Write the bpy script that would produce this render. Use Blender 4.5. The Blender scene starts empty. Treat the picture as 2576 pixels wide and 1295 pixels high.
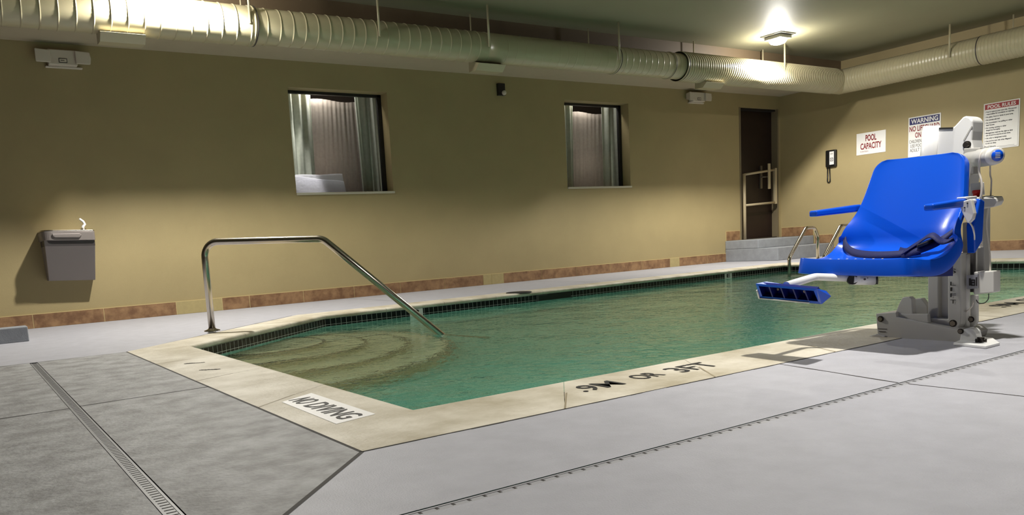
import bpy, bmesh, math, random
from mathutils import Vector, Matrix, noise
random.seed(7)
SC = bpy.context.scene
COL = SC.collection
PI = math.pi

# ------------------------------------------------------------------ camera
CAM = Vector((0.0, 0.0, 0.495))
YAW, PITCH, ROLL = 0.54694721, -0.13138758, -0.06406966
FPX, CX, CY = 1958.85, 1106.72, 883.31
_fw = Vector((math.sin(YAW)*math.cos(PITCH), math.cos(YAW)*math.cos(PITCH), math.sin(PITCH)))
_r0 = Vector((math.cos(YAW), -math.sin(YAW), 0)); _u0 = _r0.cross(_fw)
_r = math.cos(ROLL)*_r0 + math.sin(ROLL)*_u0
_u = -math.sin(ROLL)*_r0 + math.cos(ROLL)*_u0
def _ray(px, py): return _fw + (px-CX)/FPX*_r - (py-CY)/FPX*_u
def at_y(px, py, Y): d = _ray(px, py); return CAM + d*((Y-CAM.y)/d.y)
def at_x(px, py, X): d = _ray(px, py); return CAM + d*((X-CAM.x)/d.x)
def at_z(px, py, Z): d = _ray(px, py); return CAM + d*((Z-CAM.z)/d.z)
cam_d = bpy.data.cameras.new('camera'); cam = bpy.data.objects.new('camera', cam_d); COL.objects.link(cam)
cam.matrix_world = Matrix(((_r.x, _u.x, -_fw.x, CAM.x), (_r.y, _u.y, -_fw.y, CAM.y), (_r.z, _u.z, -_fw.z, CAM.z), (0, 0, 0, 1)))
cam_d.sensor_width = 36; cam_d.sensor_fit = 'HORIZONTAL'; cam_d.lens = 36*FPX/2576
cam_d.shift_x = (1288-CX)/2576; cam_d.shift_y = (CY-647.5)/2576
cam_d.clip_start = 0.02
SC.camera = cam

# ------------------------------------------------------------------ materials
def lin(c): return tuple(((v/255)/12.92 if v/255 <= .04045 else ((v/255+.055)/1.055)**2.4) for v in c)
MATS = {}
def mat(name, col, rough=.5, metal=0.0, spec=.5, noise_amt=0.0, nscale=8.0, bump=0.0, bscale=60.0, emit=None, estr=0.0, coat=0.0, lo=None, trans=0.0):
    """principled material; col is sRGB 0-255; noise_amt mixes toward `lo` with object-space noise"""
    if name in MATS: return MATS[name]
    m = bpy.data.materials.new(name); m.use_nodes = True; MATS[name] = m
    nt = m.node_tree; b = nt.nodes['Principled BSDF']
    c = lin(col)
    b.inputs['Base Color'].default_value = (*c, 1); b.inputs['Roughness'].default_value = rough
    b.inputs['Metallic'].default_value = metal; b.inputs['Specular IOR Level'].default_value = spec
    if coat: b.inputs['Coat Weight'].default_value = coat; b.inputs['Coat Roughness'].default_value = .1
    if trans: b.inputs['Transmission Weight'].default_value = trans
    tc = nt.nodes.new('ShaderNodeTexCoord')
    if noise_amt:
        n = nt.nodes.new('ShaderNodeTexNoise'); n.inputs['Scale'].default_value = nscale; n.inputs['Detail'].default_value = 6; n.inputs['Roughness'].default_value = .62
        nt.links.new(tc.outputs['Object'], n.inputs['Vector'])
        r = nt.nodes.new('ShaderNodeValToRGB'); r.color_ramp.elements[0].position = .35; r.color_ramp.elements[1].position = .65
        l = lin(lo) if lo else tuple(v*(1-noise_amt) for v in c)
        r.color_ramp.elements[0].color = (*l, 1); r.color_ramp.elements[1].color = (*c, 1)
        nt.links.new(n.outputs['Fac'], r.inputs['Fac']); nt.links.new(r.outputs['Color'], b.inputs['Base Color'])
    if bump:
        n2 = nt.nodes.new('ShaderNodeTexNoise'); n2.inputs['Scale'].default_value = bscale; n2.inputs['Detail'].default_value = 5
        nt.links.new(tc.outputs['Object'], n2.inputs['Vector'])
        bp = nt.nodes.new('ShaderNodeBump'); bp.inputs['Strength'].default_value = bump; bp.inputs['Distance'].default_value = .01
        nt.links.new(n2.outputs['Fac'], bp.inputs['Height']); nt.links.new(bp.outputs['Normal'], b.inputs['Normal'])
    if emit:
        b.inputs['Emission Color'].default_value = (*lin(emit), 1); b.inputs['Emission Strength'].default_value = estr
    return m

WALL = mat('wall_paint', (167, 151, 110), .55, spec=.35, bump=.12, bscale=180, noise_amt=.06, nscale=2)
CEIL = mat('ceiling_paint', (142, 138, 112), .58, spec=.5, bump=.05, bscale=30, noise_amt=.05, nscale=1.5)
DECK = mat('deck_paint', (182, 182, 189), .55, spec=.35, noise_amt=.10, nscale=9, bump=.25, bscale=240)
SLAB = mat('rough_concrete', (172, 172, 172), .7, noise_amt=.3, nscale=9, lo=(130, 129, 127), bump=.3, bscale=70)
JOINT = mat('joint_sealant', (52, 48, 44), .8)
COPE = mat('coping_stone', (220, 213, 196), .6, noise_amt=.3, nscale=3.2, lo=(176, 166, 142), bump=.3, bscale=70)
COPEW = mat('coping_joint', (146, 134, 108), .7)
BASEBR = mat('brown_tile', (158, 124, 88), .5, noise_amt=.4, nscale=11, lo=(116, 84, 58), bump=.15, bscale=60)
BASECR = mat('cream_tile', (176, 160, 112), .5, noise_amt=.1, nscale=20)
GROUT = mat('grout', (196, 178, 128), .8)
DUCT = mat('duct_metal', (182, 172, 140), .32, spec=.6, metal=.0, bump=.04, bscale=12)
STEEL = mat('stainless', (186, 178, 166), .22, metal=1.0)
STEELB = mat('brushed_steel', (140, 132, 122), .4, metal=.85)
FOUNT = mat('fountain_gray', (136, 128, 124), .45, metal=.25)
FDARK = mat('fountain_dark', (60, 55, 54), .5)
BLUE = mat('blue_plastic', (6, 84, 214), .28, spec=.55, coat=.2)
BLUED = mat('blue_dark', (6, 22, 105), .45)
NAVY = mat('navy_belt', (10, 22, 78), .7, bump=.2, bscale=300)
WHITE = mat('white_powdercoat', (242, 242, 240), .35, spec=.5)
GREYP = mat('grey_powdercoat', (188, 186, 180), .4, spec=.5)
LGREY = mat('light_grey_plastic', (216, 214, 208), .4)
DGREY = mat('dark_grey', (70, 66, 66), .45)
BLACK = mat('black_plastic', (14, 13, 13), .4)
BLACKM = mat('black_paint', (26, 22, 20), .7)
RED = mat('red_plastic', (200, 22, 24), .4)
BOLT = mat('bolt_metal', (120, 112, 104), .3, metal=.9)
BOLTD = mat('dark_bolt', (60, 56, 52), .4, metal=.8)
SIGNW = mat('sign_white', (232, 230, 226), .4)
SIGNR = mat('sign_red', (150, 12, 22), .45)
SIGNB = mat('sign_blue', (12, 16, 92), .45)
INKR = mat('ink_red', (126, 8, 20), .5)
INKD = mat('ink_dark', (22, 22, 40), .5)
EMG = mat('emergency_white', (208, 198, 182), .45)
DOORM = mat('door_wood', (34, 17, 12), .45, noise_amt=.4, nscale=6)
JAMB = mat('door_jamb', (120, 108, 84), .5)
RAILP = mat('beige_rail_paint', (186, 170, 138), .4)
FRAMEB = mat('window_frame_black', (16, 14, 13), .5)
SILL = mat('sill_stone', (196, 190, 170), .45)
CURT = mat('curtain_fabric', (214, 218, 206), .9, noise_amt=.12, nscale=25)
SHEER = mat('sheer_fabric', (168, 160, 152), .9, noise_amt=.12, nscale=30)
PLAINW = mat('plain_white', (245, 245, 250), .9, bump=.4, bscale=40)
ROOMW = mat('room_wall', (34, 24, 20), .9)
PVC = mat('cable_white', (225, 218, 206), .45)
PLASTERT = mat('pool_plaster', (150, 204, 186), .8, noise_amt=.3, nscale=18, lo=(66, 138, 122))
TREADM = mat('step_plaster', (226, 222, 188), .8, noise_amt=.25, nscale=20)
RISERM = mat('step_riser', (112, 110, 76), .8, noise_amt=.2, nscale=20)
TILEDK = mat('step_edge_tile', (30, 30, 22), .4)
WORN = mat('worn_stencil', (84, 76, 64), .7)
STENCIL = mat('stencil_black', (40, 38, 36), .7, noise_amt=.0)
PANELW = mat('panel_white', (246, 244, 240), .5)
CLEAR = mat('clear_label', (150, 150, 156), .2)

def tile_mat():
    m = bpy.data.materials.new('waterline_tile'); m.use_nodes = True; nt = m.node_tree; b = nt.nodes['Principled BSDF']
    uv = nt.nodes.new('ShaderNodeUVMap'); br = nt.nodes.new('ShaderNodeTexBrick')
    br.offset = 0; br.squash = 1
    br.inputs['Color1'].default_value = (.0035, .0035, .004, 1); br.inputs['Color2'].default_value = (.006, .006, .008, 1)
    br.inputs['Mortar'].default_value = (.42, .44, .40, 1); br.inputs['Scale'].default_value = 1
    br.inputs['Mortar Size'].default_value = .035; br.inputs['Mortar Smooth'].default_value = .1
    br.inputs['Brick Width'].default_value = 1; br.inputs['Row Height'].default_value = 1
    nt.links.new(uv.outputs['UV'], br.inputs['Vector']); nt.links.new(br.outputs['Color'], b.inputs['Base Color'])
    b.inputs['Roughness'].default_value = .2
    return m
TILE = tile_mat()

def water_mat():
    m = bpy.data.materials.new('pool_water'); m.use_nodes = True; nt = m.node_tree
    for n in list(nt.nodes): nt.nodes.remove(n)
    out = nt.nodes.new('ShaderNodeOutputMaterial')
    g = nt.nodes.new('ShaderNodeBsdfGlass'); g.inputs['IOR'].default_value = 1.33; g.inputs['Roughness'].default_value = 0
    g.inputs['Color'].default_value = (.90, .98, .93, 1)
    tc = nt.nodes.new('ShaderNodeTexCoord')
    n1 = nt.nodes.new('ShaderNodeTexNoise'); n1.inputs['Scale'].default_value = 15; n1.inputs['Detail'].default_value = 3
    n2 = nt.nodes.new('ShaderNodeTexNoise'); n2.inputs['Scale'].default_value = 2.2; n2.inputs['Detail'].default_value = 1
    nt.links.new(tc.outputs['Object'], n1.inputs['Vector']); nt.links.new(tc.outputs['Object'], n2.inputs['Vector'])
    ad = nt.nodes.new('ShaderNodeMath'); ad.operation = 'MULTIPLY_ADD'; ad.inputs[1].default_value = 2.2
    nt.links.new(n2.outputs['Fac'], ad.inputs[0]); nt.links.new(n1.outputs['Fac'], ad.inputs[2])
    bp = nt.nodes.new('ShaderNodeBump'); bp.inputs['Strength'].default_value = .6; bp.inputs['Distance'].default_value = .012
    nt.links.new(ad.outputs['Value'], bp.inputs['Height']); nt.links.new(bp.outputs['Normal'], g.inputs['Normal'])
    nt.links.new(g.outputs['BSDF'], out.inputs['Surface'])
    return m
WATER = water_mat()

def glass_mat():
    m = bpy.data.materials.new('window_glass'); m.use_nodes = True; nt = m.node_tree
    for n in list(nt.nodes): nt.nodes.remove(n)
    out = nt.nodes.new('ShaderNodeOutputMaterial'); mx = nt.nodes.new('ShaderNodeMixShader')
    t = nt.nodes.new('ShaderNodeBsdfTransparent'); g = nt.nodes.new('ShaderNodeBsdfGlossy'); g.inputs['Roughness'].default_value = .02
    f = nt.nodes.new('ShaderNodeLayerWeight'); f.inputs['Blend'].default_value = .5
    p5 = nt.nodes.new('ShaderNodeMath'); p5.operation = 'POWER'; p5.inputs[1].default_value = 5
    md = nt.nodes.new('ShaderNodeMath'); md.operation = 'MULTIPLY_ADD'; md.inputs[1].default_value = .96; md.inputs[2].default_value = .04
    nt.links.new(f.outputs['Facing'], p5.inputs[0]); nt.links.new(p5.outputs['Value'], md.inputs[0]); nt.links.new(md.outputs['Value'], mx.inputs['Fac']); nt.links.new(t.outputs['BSDF'], mx.inputs[1]); nt.links.new(g.outputs['BSDF'], mx.inputs[2])
    nt.links.new(mx.outputs['Shader'], out.inputs['Surface'])
    return m
GLASS = glass_mat()
def translucent(m, f):
    nt = m.node_tree; b = nt.nodes['Principled BSDF']; out = [n for n in nt.nodes if n.type == 'OUTPUT_MATERIAL'][0]
    t = nt.nodes.new('ShaderNodeBsdfTranslucent'); mx = nt.nodes.new('ShaderNodeMixShader'); mx.inputs['Fac'].default_value = f
    if b.inputs['Base Color'].links: nt.links.new(b.inputs['Base Color'].links[0].from_socket, t.inputs['Color'])
    else: t.inputs['Color'].default_value = b.inputs['Base Color'].default_value
    nt.links.new(b.outputs['BSDF'], mx.inputs[1]); nt.links.new(t.outputs['BSDF'], mx.inputs[2]); nt.links.new(mx.outputs['Shader'], out.inputs['Surface'])
translucent(CURT, .55); translucent(SHEER, .6); translucent(PLAINW, .7)

# ------------------------------------------------------------------ mesh helpers
class MB:
    """collects shapes in one mesh"""
    def __init__(s): s.v = []; s.f = []; s.m = []; s.sm = []; s.mats = []; s.uv = {}
    def mi(s, m):
        if m not in s.mats: s.mats.append(m)
        return s.mats.index(m)
    def poly(s, pts, m, smooth=False, uv=None):
        i = len(s.v); s.v += [Vector(p) for p in pts]; s.f.append(list(range(i, i+len(pts)))); s.m.append(s.mi(m)); s.sm.append(smooth)
        if uv: s.uv[len(s.f)-1] = uv
    def mesh(s, vs, fs, m, smooth=False):
        i = len(s.v); s.v += [Vector(p) for p in vs]; k = s.mi(m)
        for f in fs: s.f.append([i+j for j in f]); s.m.append(k); s.sm.append(smooth)
    def box(s, a, b, m):
        x0, y0, z0 = a; x1, y1, z1 = b
        x0, x1 = min(x0, x1), max(x0, x1); y0, y1 = min(y0, y1), max(y0, y1); z0, z1 = min(z0, z1), max(z0, z1)
        s.mesh([(x0,y0,z0),(x1,y0,z0),(x1,y1,z0),(x0,y1,z0),(x0,y0,z1),(x1,y0,z1),(x1,y1,z1),(x0,y1,z1)],
               [(0,3,2,1),(4,5,6,7),(0,1,5,4),(1,2,6,5),(2,3,7,6),(3,0,4,7)], m)
    def hexa(s, p, m):   # 8 points: bottom 4 ccw, top 4
        s.mesh(p, [(0,3,2,1),(4,5,6,7),(0,1,5,4),(1,2,6,5),(2,3,7,6),(3,0,4,7)], m)
    def prism(s, pts, vec, m, smooth=False):   # polygon extruded by vector
        n = len(pts); vec = Vector(vec); p = [Vector(q) for q in pts]
        s.mesh(p + [q+vec for q in p], [tuple(reversed(range(n))), tuple(range(n, 2*n))], m)
        s.mesh(p + [q+vec for q in p], [(i, (i+1) % n, n+(i+1) % n, n+i) for i in range(n)], m, smooth)
    def tube(s, pts, r, m, seg=14, caps=True, closed=False):
        pts = [Vector(p) for p in pts]; n = len(pts)
        rr = r if isinstance(r, (list, tuple)) else [r]*n
        tang = []
        for i in range(n):
            a = pts[max(i-1, 0)]; b = pts[min(i+1, n-1)]; tang.append((b-a).normalized())
        ref = Vector((0, 0, 1)) if abs(tang[0].z) < .9 else Vector((1, 0, 0))
        nrm = (ref - ref.dot(tang[0])*tang[0]).normalized(); vs = []; fs = []
        for i in range(n):
            t = tang[i]; nrm = (nrm - nrm.dot(t)*t).normalized(); bi = t.cross(nrm)
            for k in range(seg):
                a = 2*PI*k/seg; vs.append(pts[i] + rr[i]*(math.cos(a)*nrm + math.sin(a)*bi))
        for i in range(n-1):
            for k in range(seg):
                fs.append((i*seg+k, i*seg+(k+1) % seg, (i+1)*seg+(k+1) % seg, (i+1)*seg+k))
        s.mesh(vs, fs, m, True)
        if caps:
            s.mesh(vs[:seg], [tuple(reversed(range(seg)))], m); s.mesh(vs[-seg:], [tuple(range(seg))], m)
    def disc(s, c, n, r, h, m, seg=20):
        c = Vector(c); n = Vector(n).normalized(); s.tube([c, c+n*h], r, m, seg)
    def lathe(s, c, axis, prof, m, seg=24):   # prof: (distance along axis, radius)
        c = Vector(c); ax = Vector(axis).normalized(); ref = Vector((0,0,1)) if abs(ax.z) < .9 else Vector((1,0,0))
        n = (ref-ref.dot(ax)*ax).normalized(); b = ax.cross(n); vs = []; fs = []
        for d, r in prof:
            for k in range(seg):
                a = 2*PI*k/seg; vs.append(c + ax*d + r*(math.cos(a)*n+math.sin(a)*b))
        for i in range(len(prof)-1):
            for k in range(seg): fs.append((i*seg+k, i*seg+(k+1) % seg, (i+1)*seg+(k+1) % seg, (i+1)*seg+k))
        s.mesh(vs, fs, m, True)
    def text(s, txt, org, right, up, h, m, width=None, bold=0.0, off=.001, align='LEFT', lift=0.0, spacing=1.0):
        """text whose baseline starts (or centres) at org, running along right, cap height h"""
        cu = bpy.data.curves.new('t', 'FONT'); cu.body = txt; cu.size = 1; cu.offset = bold; cu.extrude = 0; cu.resolution_u = 3; cu.space_character = spacing
        ob = bpy.data.objects.new('t', cu); COL.objects.link(ob)
        dg = bpy.context.evaluated_depsgraph_get(); dg.update()
        me = bpy.data.meshes.new_from_object(ob.evaluated_get(dg))
        xs = [v.co.x for v in me.vertices]
        if xs:
            x0, x1 = min(xs), max(xs); right = Vector(right).normalized(); up = Vector(up).normalized(); nn = right.cross(up)
            sy = h/.7; sx = (width/(x1-x0)) if width else sy
            o = Vector(org); sh = (x1-x0)/2 if align == 'CENTER' else 0
            vs = [o + right*((v.co.x-x0-sh)*sx) + up*(v.co.y*sy) + nn*off for v in me.vertices]
            s.mesh(vs, [tuple(p.vertices) for p in me.polygons], m)
        bpy.data.objects.remove(ob); bpy.data.curves.remove(cu); bpy.data.meshes.remove(me)
    def build(s, name, parent=None, bevel=0, bseg=2, weld=True, autosmooth=None, label=None):
        me = bpy.data.meshes.new(name); me.from_pydata([tuple(v) for v in s.v], [], s.f)
        for m in s.mats: me.materials.append(m)
        for i, p in enumerate(me.polygons): p.material_index = s.m[i]; p.use_smooth = s.sm[i]
        if s.uv:
            ul = me.uv_layers.new(name='UVMap')
            for fi, uvs in s.uv.items():
                for li, uvc in zip(me.polygons[fi].loop_indices, uvs): ul.data[li].uv = uvc
        if weld and not s.uv:
            bm = bmesh.new(); bm.from_mesh(me); bmesh.ops.remove_doubles(bm, verts=bm.verts, dist=1e-5)
            bmesh.ops.recalc_face_normals(bm, faces=bm.faces); bm.to_mesh(me); bm.free()
        me.update()
        o = bpy.data.objects.new(name, me); COL.objects.link(o)
        if parent:
            o.parent = parent; o.matrix_parent_inverse = parent_world(parent).inverted()
        if bevel:
            md = o.modifiers.new('bevel', 'BEVEL'); md.width = bevel; md.segments = bseg; md.limit_method = 'ANGLE'; md.angle_limit = math.radians(35)
            md.harden_normals = False
        if label: o['label'] = label
        return o
def parent_world(p):
    m = p.matrix_basis.copy() if not p.parent else parent_world(p.parent) @ p.matrix_parent_inverse @ p.matrix_basis
    return m
def tag(o, label, cat, group=None):
    o['label'] = label; o['category'] = cat
    if group: o['group'] = group
    return o
def thing(name, loc, label, cat, group=None):
    o = bpy.data.objects.new(name, None); COL.objects.link(o); o.location = loc; o.empty_display_size = .1
    return tag(o, label, cat, group)
def struct(mb, name, **k):
    o = mb.build(name, **k)
    if not k.get('parent'): o['kind'] = 'structure'
    return o
def arc(a, c, b, r, n=8):
    """rounded corner between a-c-b with radius r: list of points"""
    a, c, b = Vector(a), Vector(c), Vector(b); u = (a-c).normalized(); v = (b-c).normalized()
    ang = u.angle(v); d = r/math.tan(ang/2); p = c+u*d; q = c+v*d
    bis = (u+v).normalized(); o = c+bis*(r/math.sin(ang/2)); out = []
    s = p-o; e = q-o; tot = s.angle(e)
    for i in range(n+1):
        t = i/n; out.append(o + (math.sin((1-t)*tot)*s + math.sin(t*tot)*e)/math.sin(tot))
    return out
def path(pts, r, n=8):
    out = [Vector(pts[0])]
    for i in range(1, len(pts)-1): out += arc(pts[i-1], pts[i], pts[i+1], r, n)
    return out + [Vector(pts[-1])]

# ------------------------------------------------------------------ dimensions
YN, XE, XW, YS = 8.07, 11.63, -4.6, -5.2
ZC = 2.88; YSOF = 7.05; ZSOF = 2.567
PIN = [(1.16, 2.09), (9.25, 2.09), (9.25, 6.36), (2.60, 6.10), (1.16, 4.86)]     # pool inner edge
CW = .345
POUT = [(1.16-CW, 2.09-CW), (9.25+CW, 2.09-CW), (9.25+CW, 6.36+.30), (2.47, 6.385), (1.16-CW, 4.93)]
ZW = -.096
def lerp(a, b, t): return tuple(a[i]+(b[i]-a[i])*t for i in range(len(a)))

# floor around the coping (grooves of drains are left open in it)
fl = MB()
SJ = (POUT[0][0]-4.0, POUT[0][1]-4.0)      # diagonal joint end
def fq(pts, m): fl.poly([(x, y, 0) for x, y in pts], m)
P = POUT
DX0, DX1 = .293, .333          # west drain channel
DY0, DY1 = 1.236, 1.266        # south drain channel
def split_x(poly, x0, x1):
    return poly
yD = P[0][1]-(P[0][0]-DX1)     # diagonal where it meets drain x
# west region, rough concrete below y = 4.95
fq([(XW, YS), (SJ[0], YS), (SJ[0], SJ[1]), (DX0, P[0][1]-(P[0][0]-DX0)), (DX0, 4.93), (XW, 4.93)], SLAB)
fq([(DX1, P[0][1]-(P[0][0]-DX1)), (P[0][0], P[0][1]), (P[4][0], P[4][1]), (DX1, 4.93)], SLAB)
# west region beyond: smooth paint
fq([(XW, 4.93), (DX1, 4.93), (DX1, 8.3), (XW, 8.3)], DECK)
fq([(DX1, 4.93), P[4], P[3], (P[3][0], 8.3), (DX1, 8.3)], DECK)
fq([P[3], P[2], (P[2][0], 8.3), (P[3][0], 8.3)], DECK)
fq([(P[1][0], P[1][1]), (XE+.3, P[1][1]), (XE+.3, 8.3), (P[2][0], 8.3), P[2]], DECK)
# south deck, split by the drain channel
xd0 = P[0][0]-(P[0][1]-DY1); xd1 = P[0][0]-(P[0][1]-DY0)
fq([(xd0, DY1), (XE+.3, DY1), (XE+.3, P[1][1]), (P[1][0], P[1][1]), P[0]], DECK)
fq([SJ, (SJ[0], YS), (XE+.3, YS), (XE+.3, DY0), (xd1, DY0)], DECK)
# joints
def strip(a, b, w, m=JOINT, z=.0006):
    a = Vector((*a, z)); b = Vector((*b, z)); d = (b-a).normalized(); n = Vector((-d.y, d.x, 0))*w/2
    fl.poly([a-n, b-n, b+n, a+n], m)
strip((P[0][0], P[0][1]), (DX1+.0, yD), .012)
strip((DX0, P[0][1]-(P[0][0]-DX0)), (SJ[0], SJ[1]), .012)
strip(P[0], P[4], .014)
def wob(a, b, w, n=40, amp=.004):
    for i in range(n):
        p = lerp(a, b, i/n); q = lerp(a, b, (i+1)/n)
        strip((p[0]+amp*noise.noise(Vector((p[0]*4, p[1]*4, 3))), p[1]+amp*noise.noise(Vector((p[0]*4, p[1]*4, 9)))),
              (q[0]+amp*noise.noise(Vector((q[0]*4, q[1]*4, 3))), q[1]+amp*noise.noise(Vector((q[0]*4, q[1]*4, 9)))), w*(1+.9*noise.noise(Vector((p[0]*9, p[1]*9, 1)))))
wob(P[0], (P[1][0], P[1][1]), .009, 160, .004)
wob((XW, 3.10), (DX0, 3.11), .008); wob((DX1, 3.13), (P[0][0], 3.15), .009)
wob((2.40, DY1), (2.50, P[0][1]), .007); wob((2.40, DY0), (2.41, YS), .006)
wob((P[4][0], P[4][1]), (P[3][0]-.05, P[3][1]), .006)
wob((XW, 4.93), (P[4][0], 4.93), .004)
for xx in (3.7, 6.2, 8.7): wob((xx, 6.62), (xx+.02, YN), .005)
floor = struct(fl, 'floor', weld=False)

# sub-slab under the grooves, and the basin
sb = MB()
sb.box((.25, -5.0, -.06), (.38, 4.95, -.02), JOINT); sb.box((.2, 1.2, -.06), (XE, 1.3, -.02), JOINT)
o = struct(sb, 'floor_channel_bed')

def drain(name, a, b, w, label, slots):
    """slotted channel cover: rim rails, cover strip and cross slots"""
    d = MB(); ax = 0 if abs(b[0]-a[0]) > abs(b[1]-a[1]) else 1
    L = b[ax]-a[ax]; c = a[1-ax]
    def bx(l0, l1, c0, c1, z0, z1, m):
        if ax == 0: d.box((l0, c0, z0), (l1, c1, z1), m)
        else: d.box((c0, l0, z0), (c1, l1, z1), m)
    lo = a[ax]; hi = b[ax]; e = .0025
    bx(lo, hi, c-w/2+e, c-w/2+e+.006, -.02, -.001, COVER); bx(lo, hi, c+w/2-e-.006, c+w/2-e, -.02, -.001, COVER)
    t = lo; pitch, sw, sl = slots
    bx(lo, hi, c-w/2+.007, c+w/2-.007, -.02, -.002, COVER)
    while t < min(hi, lo+9.0):
        bx(t, t+sw, c-sl/2, c+sl/2, -.003, -.0014, JOINT); t += pitch
    o = d.build(name, weld=False); tag(o, label, 'drain'); return o
COVER = mat('drain_cover', (172, 172, 176), .5, noise_amt=.1)
COVERD = mat('drain_cover_grey', (150, 150, 150), .5, noise_amt=.1)
drain('trench_drain', (.28, 1.251), (XE, 1.251), .030, 'thin pale slotted drain strip crossing the smooth deck in the right foreground', (.0375, .006, .011))
COVER = COVERD
drain('trench_drain', (.313, -1.5), (.313, 4.90), .040, 'grey trench drain running through the rough concrete left of the pool', (.02, .004, .020))

# pool basin -------------------------------------------------------
pb = MB()
def ring_uv(): pass
peri = 0; n5 = len(PIN)
for i in range(n5):
    a = PIN[i]; b = PIN[(i+1) % n5]; L = math.hypot(b[0]-a[0], b[1]-a[1]); nt_ = round(L/.0502)
    for (z0, z1, v0, v1) in ((-.035, -.137, 0, 2),):
        pb.poly([(a[0], a[1], z0), (b[0], b[1], z0), (b[0], b[1], z1), (a[0], a[1], z1)], TILE, uv=[(0, 0), (nt_, 0), (nt_, 2), (0, 2)])
    pb.poly([(a[0], a[1], -.137), (b[0], b[1], -.137), (b[0], b[1], -1.05), (a[0], a[1], -1.05)], PLASTERT)
pb.poly([(x, y, -1.05) for x, y in PIN], PLASTERT)
basin = pb.build('floor_pool_basin', weld=False); basin['kind'] = 'structure'

# coping: stones with a rounded nose ---------------------------------
cp = MB()
prof = [(0, -.035), (-.006, -.034), (-.014, -.026), (-.016, -.016), (-.012, -.006), (-.002, -.0005), (.02, .002), (1, .0015)]  # (offset from inner edge; 1 = outer edge, z)
inn = [Vector((*p, 0)) for p in PIN]; out = [Vector((*p, 0)) for p in POUT]
cen = Vector((5, 4, 0))
for i in range(n5):
    a, b = inn[i], inn[(i+1) % n5]; ao, bo = out[i], out[(i+1) % n5]
    d = (b-a).normalized(); nin = Vector((-d.y, d.x, 0))     # towards the water
    L = (b-a).length; nst = max(1, round(L/.62))
    edges = [0] + sorted([k/nst + (random.uniform(-.02, .02)/L) for k in range(1, nst)]) + [1]
    for k in range(nst):
        t0, t1 = edges[k], edges[k+1]; g = .0010/L
        s0 = t0 + (g if k else 0); s1 = t1 - (g if k < nst-1 else 0)
        rows = []
        for (off, z) in prof:
            f_ = off if off == 1 else off/CW; A_ = a.lerp(ao, f_); B_ = b.lerp(bo, f_)
            rows.append((A_.lerp(B_, s0)+Vector((0,0,z)), A_.lerp(B_, s1)+Vector((0,0,z))))
        vs = [p for r in rows for p in r]
        cp.mesh(vs, [(2*j, 2*j+1, 2*j+3, 2*j+2) for j in range(len(rows)-1)], COPE, True)
        if k:
            tt = t0; p = a.lerp(b, tt)+Vector((0,0,.0016)); q = ao.lerp(bo, tt)+Vector((0,0,.0020)); w = d*.004
            cp.mesh([p-w-nin*.02, p+w-nin*.02, q+w, q-w], [(0,1,2,3)], COPEW)
cop = cp.build('trim_1', weld=False); cop['kind'] = 'structure'

# water
wt = MB()
wt.poly([(x, y, ZW) for x, y in PIN], WATER)
water = wt.build('pool_water', weld=False); tag(water, 'clear teal-green water filling the indoor swimming pool', 'water'); water['kind'] = 'stuff'

# submerged corner steps ------------------------------------------------
cc = Vector((1.80, 5.42)); 
st = thing('underwater_steps', (cc.x, cc.y, -1.05), 'curved pale steps with dark edges submerged in the far left pool corner', 'steps')
def clipx(p):  # keep inside basin: clamp to chamfer line and west wall
    x, y = p; x = max(x, 1.161)
    ax, ay = PIN[4]; bx, by = PIN[3]; dx, dy = bx-ax, by-ay; L = math.hypot(dx, dy); nx, ny = dy/L, -dx/L    # normal to the water
    s = (x-ax)*nx + (y-ay)*ny
    if s < .002: x += nx*(.002-s); y += ny*(.002-s)
    return (x, min(y, 6.08))
ca = math.atan2(PIN[3][1]-PIN[4][1], PIN[3][0]-PIN[4][0])
radii = [.46, .76, 1.06, 1.36]; tz = [-.27, -.45, -.63, -.81]
for k in range(4):
    sm = MB(); N = 40; r = radii[k]; zt = tz[k]
    pts = []
    for j in range(N+1):
        a = ca + .12 - (PI+.24)*j/N
        pts.append(clipx((cc.x + r*math.cos(a), cc.y + r*math.sin(a))))
    def inset(q, d):
        v = Vector((q[0]-cc.x, q[1]-cc.y)); l = v.length
        return (cc.x+v.x*(l-d)/l, cc.y+v.y*(l-d)/l) if l > .01 else q
    sm.mesh([(x, y, zt-.002) for x, y in pts], [tuple(range(N+1))], TREADM)
    for j in range(N):
        p, q = pts[j], pts[j+1]
        pi, qi = inset(p, .05), inset(q, .05)
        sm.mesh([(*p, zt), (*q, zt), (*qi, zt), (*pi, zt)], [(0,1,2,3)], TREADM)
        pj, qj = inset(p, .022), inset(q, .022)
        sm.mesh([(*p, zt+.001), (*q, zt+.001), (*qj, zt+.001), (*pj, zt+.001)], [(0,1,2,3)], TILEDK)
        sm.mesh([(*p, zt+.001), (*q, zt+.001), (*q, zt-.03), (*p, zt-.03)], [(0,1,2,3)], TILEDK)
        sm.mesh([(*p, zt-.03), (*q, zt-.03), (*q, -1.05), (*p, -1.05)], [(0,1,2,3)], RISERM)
    sm.build('tread', st, weld=False)

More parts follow.
